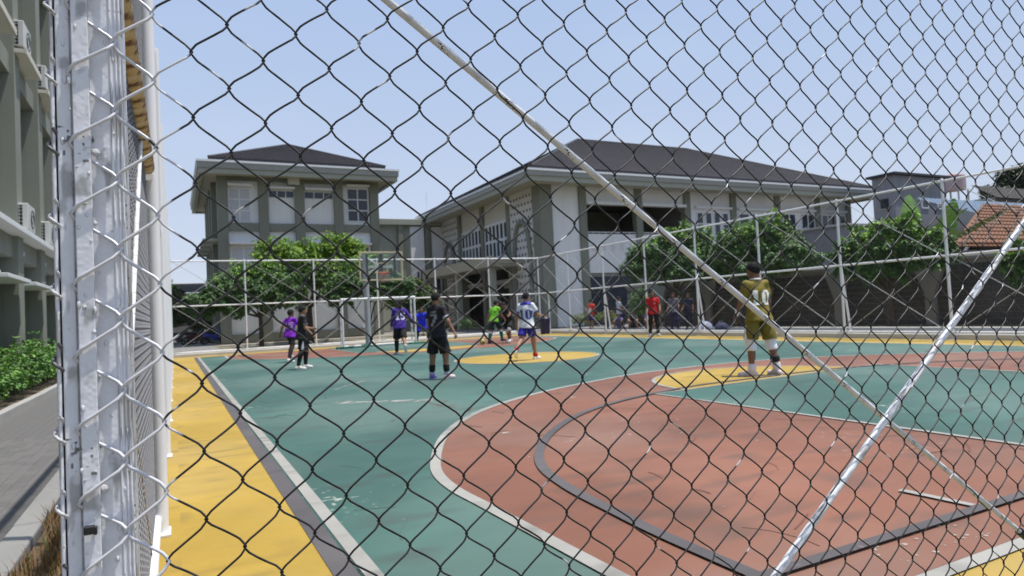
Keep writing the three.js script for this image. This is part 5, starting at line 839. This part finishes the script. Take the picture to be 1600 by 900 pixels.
  // leg wear
  for (const k of ['L', 'R']) { const L = LEG[k]; for (const w of o.wear || []) { if (w.only && w.only !== k) continue; const pt = (t) => (t < 1 ? L.hp.clone().lerp(L.kn, t) : L.kn.clone().lerp(L.an, t - 1)), rad = (t) => (t < 1 ? lerp(0.083, 0.056, t) : lerp(0.056, 0.037, t - 1) + 0.007 * Math.sin(Math.min(1, (t - 1) * 1.6) * Math.PI)) + (w.fat ?? 0.009), gg = [], N = 6; for (let i = 0; i < N; i++) { const t0 = lerp(w.t0, w.t1, i / N), t1 = lerp(w.t0, w.t1, (i + 1) / N), bk = (t) => L.fd.clone().multiplyScalar(t > 1 ? -0.009 * s * Math.sin(Math.min(1, t - 1) * Math.PI) : 0); gg.push(c(pt(t0).add(bk(t0)), pt(t1).add(bk(t1)), rad(t0), rad(t1))); } const d0 = pt(w.t0 + 0.02).sub(pt(w.t0)).normalize(), d1 = pt(w.t1).sub(pt(w.t1 - 0.02)).normalize(); part(w.name || 'sock', place(skinOf([{ c: gg, cut: [[pt(w.t0), d0.clone().negate()], [pt(w.t1), d1]] }], Math.min(cell, 0.012), 0.02)), fabric(w.col), root); } }
  for (const k of ['L', 'R']) { const L = LEG[k], dn = V(0, -1, 0), upf = L.fd.clone().cross(V(1, 0, 0)).normalize(); const side = V(-L.fd.z, 0, L.fd.x).normalize(); const sg = [{ c: [c(L.heel.clone().add(V(0, 0.01, 0)), L.toe.clone().add(V(0, 0.0, 0)), 0.042, 0.036), c(L.an.clone().add(V(0, 0.0, 0)), L.toe.clone().lerp(L.heel, 0.45).add(V(0, 0.02 * s, 0)), 0.047, 0.038), c(L.toe.clone().addScaledVector(side, 0.012 * s).addScaledVector(L.fd, -0.02 * s), L.toe.clone().addScaledVector(side, -0.012 * s).addScaledVector(L.fd, -0.02 * s), 0.034, 0.034)] }]; const nrm = side.clone().cross(L.fd).normalize(); if (nrm.y > 0) nrm.negate(); sg[0].cut = [[L.toe.clone().addScaledVector(nrm, 0.029 * s), nrm]]; const sh = part('shoe', place(skinOf(sg, 0.011, 0.03)), fabric(o['shoe' + k] || o.shoe), root); if (o.sole) { const a = L.heel.clone().addScaledVector(nrm, 0.024 * s), b2 = L.toe.clone().addScaledVector(nrm, 0.024 * s); part('sole', place(skinOf([{ c: [cone(a, b2, 0.042 * s, 0.038 * s, nrm, 3.5)] }], 0.009, 0.02)), fabric(o.sole), sh); } }
  for (const w of o.bands || []) { const A = ARM[w.k], p = A.e.clone().lerp(A.w, w.t), g = new THREE.CylinderGeometry(0.037 * s, 0.035 * s, w.len || 0.07, 18).applyQuaternion(new THREE.Quaternion().setFromUnitVectors(V(0, 1, 0), A.fo.clone().negate())).translate(p.x, p.y, p.z); part('wristband', place(g), fabric(w.col), root); }
  return root;
}
function glyphRows(txt, rows) {
  const F = { 0: ['.###.', '##.##', '##.##', '##.##', '##.##', '##.##', '.###.'], 1: ['..##.', '.###.', '..##.', '..##.', '..##.', '..##.', '.####'], 5: ['#####', '##...', '####.', '...##', '...##', '##.##', '.###.'], 7: ['#####', '...##', '...##', '..##.', '..##.', '.##..', '.##..'] };
  const k = Math.max(1, Math.round(rows / 7)), out = Array.from({ length: 7 * k }, () => ''); [...txt].forEach((ch, n) => { const f = F[ch]; for (let j = 0; j < 7 * k; j++) out[j] += (n ? '.'.repeat(k) : '') + [...f[Math.floor(j / k)]].map((q) => q.repeat(k)).join(''); }); return out;
}
const skins = [flatMat([0.27, 0.135, 0.082], 0.55), flatMat([0.21, 0.10, 0.06], 0.55), flatMat([0.33, 0.175, 0.11], 0.55)];
const faceTo = (deg) => 180 - deg;                             // degrees to the right of straight up-court, as a turn about y
person({ label: 'player in gold kit number 10 with white knee sleeves, standing on the yellow semicircle', x: 8.12, z: -7.5, h: 1.78, face: faceTo(14), cell: 0.011, hair: 'full', lean: 4, look: 32, nod: 8, skin: skins[1], build: 0.92,
  legL: [2, 8, 6], legR: [-4, 9, 6], toeL: 50, toeR: -6, armL: [8, 17, 20, -10], armR: [6, 12, 20], shirt: { col: '#7a6b20', num: '10', numCol: '#e6e4dc', px: 0.0078, sleeve: 0.72, collar: '#d8d4cc', hem: -0.1 }, shorts: { col: '#74661d', len: 0.86, flare: 0.112, stripe: '#e8e4e6' },
  wear: [{ name: 'knee_sleeve', col: '#eae6ea', t0: 0.74, t1: 1.26, fat: 0.014 }, { name: 'calf_band', col: '#101013', t0: 1.5, t1: 1.7, fat: 0.012, only: 'R' }, { col: '#dcd4dc', t0: 1.72, t1: 2.0, fat: 0.012 }], shoe: '#cfc3c6', sole: '#ece8e6', bands: [{ k: 'L', t: 0.8, col: '#e8e4ea', len: 0.075 }] });
person({ label: 'player in black kit number 7 with white cuffs, right arm held out', x: 4.36, z: -11.7, h: 1.62, face: faceTo(58), cell: 0.012, hair: 'short', lean: 0, look: -8, skin: skins[0], build: 1.0,
  legL: [2, 7, 4], legR: [6, 9, 10], toeL: 20, toeR: 10, armL: [8, 10, 12], armR: [-4, 26, 14], shirt: { col: '#1b1620', num: '7', numCol: '#8d8a92', name: 15, namev: 0.415, trim: '#c9c6d2', sleeve: 0.72, hem: -0.1, px: 0.0085 }, shorts: { col: '#0b0b0d', len: 0.95, flare: 0.115 },
  wear: [{ col: '#0a0a0c', t0: 1.5, t1: 1.84, fat: 0.01 }, { name: 'white_sock', col: '#b7b0c8', t0: 1.85, t1: 2.0, fat: 0.01 }], shoeL: '#6d5fae', shoeR: '#d9c2c2', shoe: '#c9c0cc', sole: '#e4dfe6' });
person({ label: 'player in white shirt with blue number 10 and royal blue shorts on the centre circle', x: 7.55, z: -14.1, h: 1.65, face: faceTo(52), cell: 0.014, hair: 'short', lean: 2, look: -15, skin: skins[2], build: 1.04,
  legL: [-22, 2, 34, 40], legR: [16, 3, 8], armL: [-6, 14, 16], armR: [24, 16, 55], shirt: { col: '#e4e4ea', num: '10', numCol: '#4a4f9c', trim: '#4d43a8', collar: '#4a41b4', yoke: '#4a41b4', sleeve: 0.66, hem: -0.1, px: 0.0085 }, shorts: { col: '#2a1f96', len: 0.72, flare: 0.11 }, wear: [{ col: '#b3202c', t0: 1.76, t1: 2.0, fat: 0.012 }], shoe: '#dad6d4', sole: '#efeeea' });
person({ label: 'player in black shirt, shorts and leggings walking right, near the left sideline', x: 2.82, z: -17.2, h: 1.58, face: faceTo(84), cell: 0.014, hair: 'full', lean: 4, look: -14, skin: skins[2], build: 0.95,
  legL: [20, 2, 24, 5], legR: [-6, 3, 8, 5], armL: [20, 10, 60], armR: [6, 10, 35], shirt: { col: '#1a1620', trim: '#cfccd6', sleeve: 0.62, hem: -0.1, collar: '#8e8a96' }, shorts: { col: '#131218', len: 0.86, flare: 0.105, stripe: '#b9b6c0' }, wear: [{ name: 'legging', col: '#101014', t0: 0.8, t1: 2.0, fat: 0.007 }], shoe: '#d8d4d0', sole: '#efece8' });
person({ label: 'player in bright purple shirt and black shorts running, farthest left on court', x: 3.05, z: -20.6, h: 1.56, face: faceTo(46), cell: 0.015, hair: 'full', lean: 6, skin: skins[1], build: 0.98, look: -20,
  legL: [44, 2, 70, 10], legR: [-10, 2, 10, 12], armL: [-26, 16, 20], armR: [30, 16, 50], shirt: { col: '#7a16b0', num: '15', numCol: '#c9a6dc', px: 0.0095, sleeve: 0.62, hem: -0.12 }, shorts: { col: '#131217', len: 0.8, flare: 0.11 }, wear: [{ col: '#20202c', t0: 1.02, t1: 1.92, fat: 0.011 }], shoe: '#dcd8d8', sole: '#f0eeec' });
person({ label: 'player in long sleeved violet shirt number 15, before the goal', x: 6.3, z: -20.2, h: 1.74, face: faceTo(8), cell: 0.015, hair: 'short', lean: 3, skin: skins[0], build: 0.98,
  legL: [10, 2, 8], legR: [-20, -2, 38, 50], armL: [10, 8, 12], armR: [-6, 32, 18], shirt: { col: '#3f2388', num: '15', numCol: '#dcd7ee', px: 0.0095, sleeve: 1.5, hem: -0.12 }, shorts: { col: '#141118', len: 0.98, flare: 0.11 }, wear: [{ col: '#17151c', t0: 1.1, t1: 1.95, fat: 0.011, only: 'L' }], shoe: '#b9b4b6', sole: '#e6e4e0' });
person({ label: 'goalkeeper in royal blue kit crouching by the right goal post', x: 9.5, z: -27.3, h: 1.66, face: faceTo(196), cell: 0.016, hair: 'short', lean: 16, nod: -6, skin: skins[1], legL: [38, 20, 62, 0], legR: [20, 16, 44, 0], armL: [12, 22, 30], armR: [12, 24, 30], shirt: { col: '#1c2fd0', sleeve: 0.6, hem: -0.1, panel: null, crest: '#8a1c2c' }, shorts: { col: '#2a20a8', len: 0.8, flare: 0.115 }, wear: [{ name: 'legging', col: '#14141c', t0: 0.75, t1: 1.6, fat: 0.008 }, { col: '#7b7d8e', t0: 1.5, t1: 1.95, fat: 0.012 }], shoe: '#4d5260', sole: '#8a8d94' });
person({ label: 'player in lime green shirt and dark green shorts reaching for the ball', x: 10.75, z: -22.7, h: 1.66, face: faceTo(62), cell: 0.016, hair: 'short', lean: 16, skin: skins[2], look: -20, legL: [-6, 4, 14, 8], legR: [36, 6, 30, 0], armL: [-10, 26, 20], armR: [14, 14, 20], shirt: { col: '#7cc832', num: '15', numCol: '#4c8a24', px: 0.01, sleeve: 0.62, hem: -0.08 }, shorts: { col: '#10322e', len: 0.86, flare: 0.115 }, wear: [{ col: '#12766e', t0: 1.12, t1: 1.95, fat: 0.013 }, { name: 'shin_tape', col: '#d8dcdc', t0: 1.1, t1: 1.28, fat: 0.016 }], shoe: '#2c2740', sole: '#8d87a0' });
person({ label: 'player in black kit bending beside the lime green player', x: 11.25, z: -22.3, h: 1.64, face: faceTo(250), cell: 0.016, hair: 'short', lean: 30, nod: 14, skin: skins[1], legL: [34, 6, 40, 8], legR: [10, 8, 34, 16], armL: [30, 34, 50], armR: [26, 20, 30], shirt: { col: '#14131a', sleeve: 0.62, hem: -0.1, crest: '#9a9aa6' }, shorts: { col: '#0e0e12', len: 0.86, flare: 0.115 }, wear: [{ name: 'knee_pad', col: '#d4d2d0', t0: 0.9, t1: 1.16, fat: 0.016 }], shoe: '#cfd0d2', sole: '#e9e9e8' });
person({ label: 'man in red polo shirt and black trousers standing at the right touchline', x: 15.75, z: -19.5, h: 1.68, face: faceTo(214), cell: 0.015, hair: 'short', skin: skins[0], build: 1.06, legL: [4, 5, 4], legR: [-6, 4, 6, 12], armL: [10, 14, 34, -16], armR: [4, 10, 20], shirt: { col: '#b01218', sleeve: 0.7, hem: -0.1, crest: '#d8a0a0', collar: '#8e1016' }, shorts: { col: '#17171a', len: 2 }, shoe: '#e6e4e2', sole: '#f2f0ee' });
// people outside the side fence
person({ label: 'boy in orange shirt with white back panel and purple shorts, behind the side fence', x: 19.1, z: -28.6, h: 1.62, face: faceTo(70), cell: 0.019, skin: skins[1], legL: [4, 4, 4], legR: [-6, 4, 8], armL: [6, 12, 40], armR: [6, 12, 40], shirt: { col: '#c83a20', sleeve: 0.7, panel: '#d9ccc8', hem: -0.1 }, shorts: { col: '#2a2060', len: 0.9 }, shoe: '#3c3a40' });
person({ label: 'man in dark grey shirt and long grey blue trousers, behind the side fence', x: 19.3, z: -27.5, h: 1.7, face: faceTo(120), cell: 0.019, skin: skins[1], legL: [3, 4, 4], legR: [-4, 4, 6], armL: [6, 8, 30], armR: [4, 8, 12], shirt: { col: '#25262a', sleeve: 0.7, hem: -0.1 }, shorts: { col: '#363a5c', len: 2 }, shoe: '#2a2a2e' });
person({ label: 'boy in white shirt and navy shorts beside the round green bush', x: 19.4, z: -26.6, h: 1.66, face: faceTo(100), cell: 0.019, skin: skins[0], legL: [4, 4, 4], legR: [-6, 4, 6], armL: [14, 10, 60], armR: [8, 10, 40], shirt: { col: '#b9b4be', sleeve: 0.66, hem: -0.1 }, shorts: { col: '#26225e', len: 0.72 }, shoe: '#55525a' });
person({ label: 'dark clothed boy sitting on the ground between bush and fence post', x: 19.0, z: -25.0, h: 1.6, face: faceTo(220), cell: 0.019, skin: skins[1], lean: 14, legL: [122, 10, 124], legR: [122, 10, 124], armL: [50, 10, 30], armR: [50, 10, 30], shirt: { col: '#1d1b22', sleeve: 0.66 }, shorts: { col: '#24243a', len: 0.9 }, shoe: '#333' });
person({ label: 'boy in lavender top sitting low on the ground beside the dark clothed boy', x: 18.9, z: -25.9, h: 1.45, face: faceTo(230), cell: 0.019, skin: skins[1], lean: 26, nod: 20, legL: [122, 14, 124], legR: [122, 14, 124], armL: [60, 10, 30], armR: [60, 10, 30], shirt: { col: '#5d5a88', sleeve: 0.66 }, shorts: { col: '#5b5a80', len: 0.9 }, shoe: '#444' });
person({ label: 'boy in purple shirt sitting on the ground left of the red shirted man', x: 18.8, z: -23.6, h: 1.6, face: faceTo(210), cell: 0.019, skin: skins[1], lean: 10, legL: [122, 10, 124], legR: [122, 10, 124], armL: [50, 10, 30], armR: [50, 10, 30], shirt: { col: '#3a2468', sleeve: 0.66 }, shorts: { col: '#2a2048', len: 0.9 }, shoe: '#333' });
person({ label: 'boy in grey mauve shirt standing in tree shade behind the red shirted man', x: 19.4, z: -22.6, h: 1.66, face: faceTo(230), cell: 0.019, skin: skins[1], legL: [4, 5, 4], legR: [-4, 5, 6], armL: [10, 10, 60], armR: [8, 10, 40], shirt: { col: '#5a5462', sleeve: 0.66, hem: -0.1 }, shorts: { col: '#20204a', len: 2 }, shoe: '#2a2a2e' });
person({ label: 'boy in dark navy clothes standing in tree shade, farthest from the bush', x: 19.7, z: -22.0, h: 1.6, face: faceTo(240), cell: 0.019, skin: skins[1], legL: [4, 5, 4], legR: [-4, 5, 6], armL: [6, 8, 20], armR: [8, 10, 40], shirt: { col: '#1c1c3a', sleeve: 0.66, hem: -0.1 }, shorts: { col: '#191930', len: 2 }, shoe: '#2a2a2e' });

renderer.render(scene, camera);
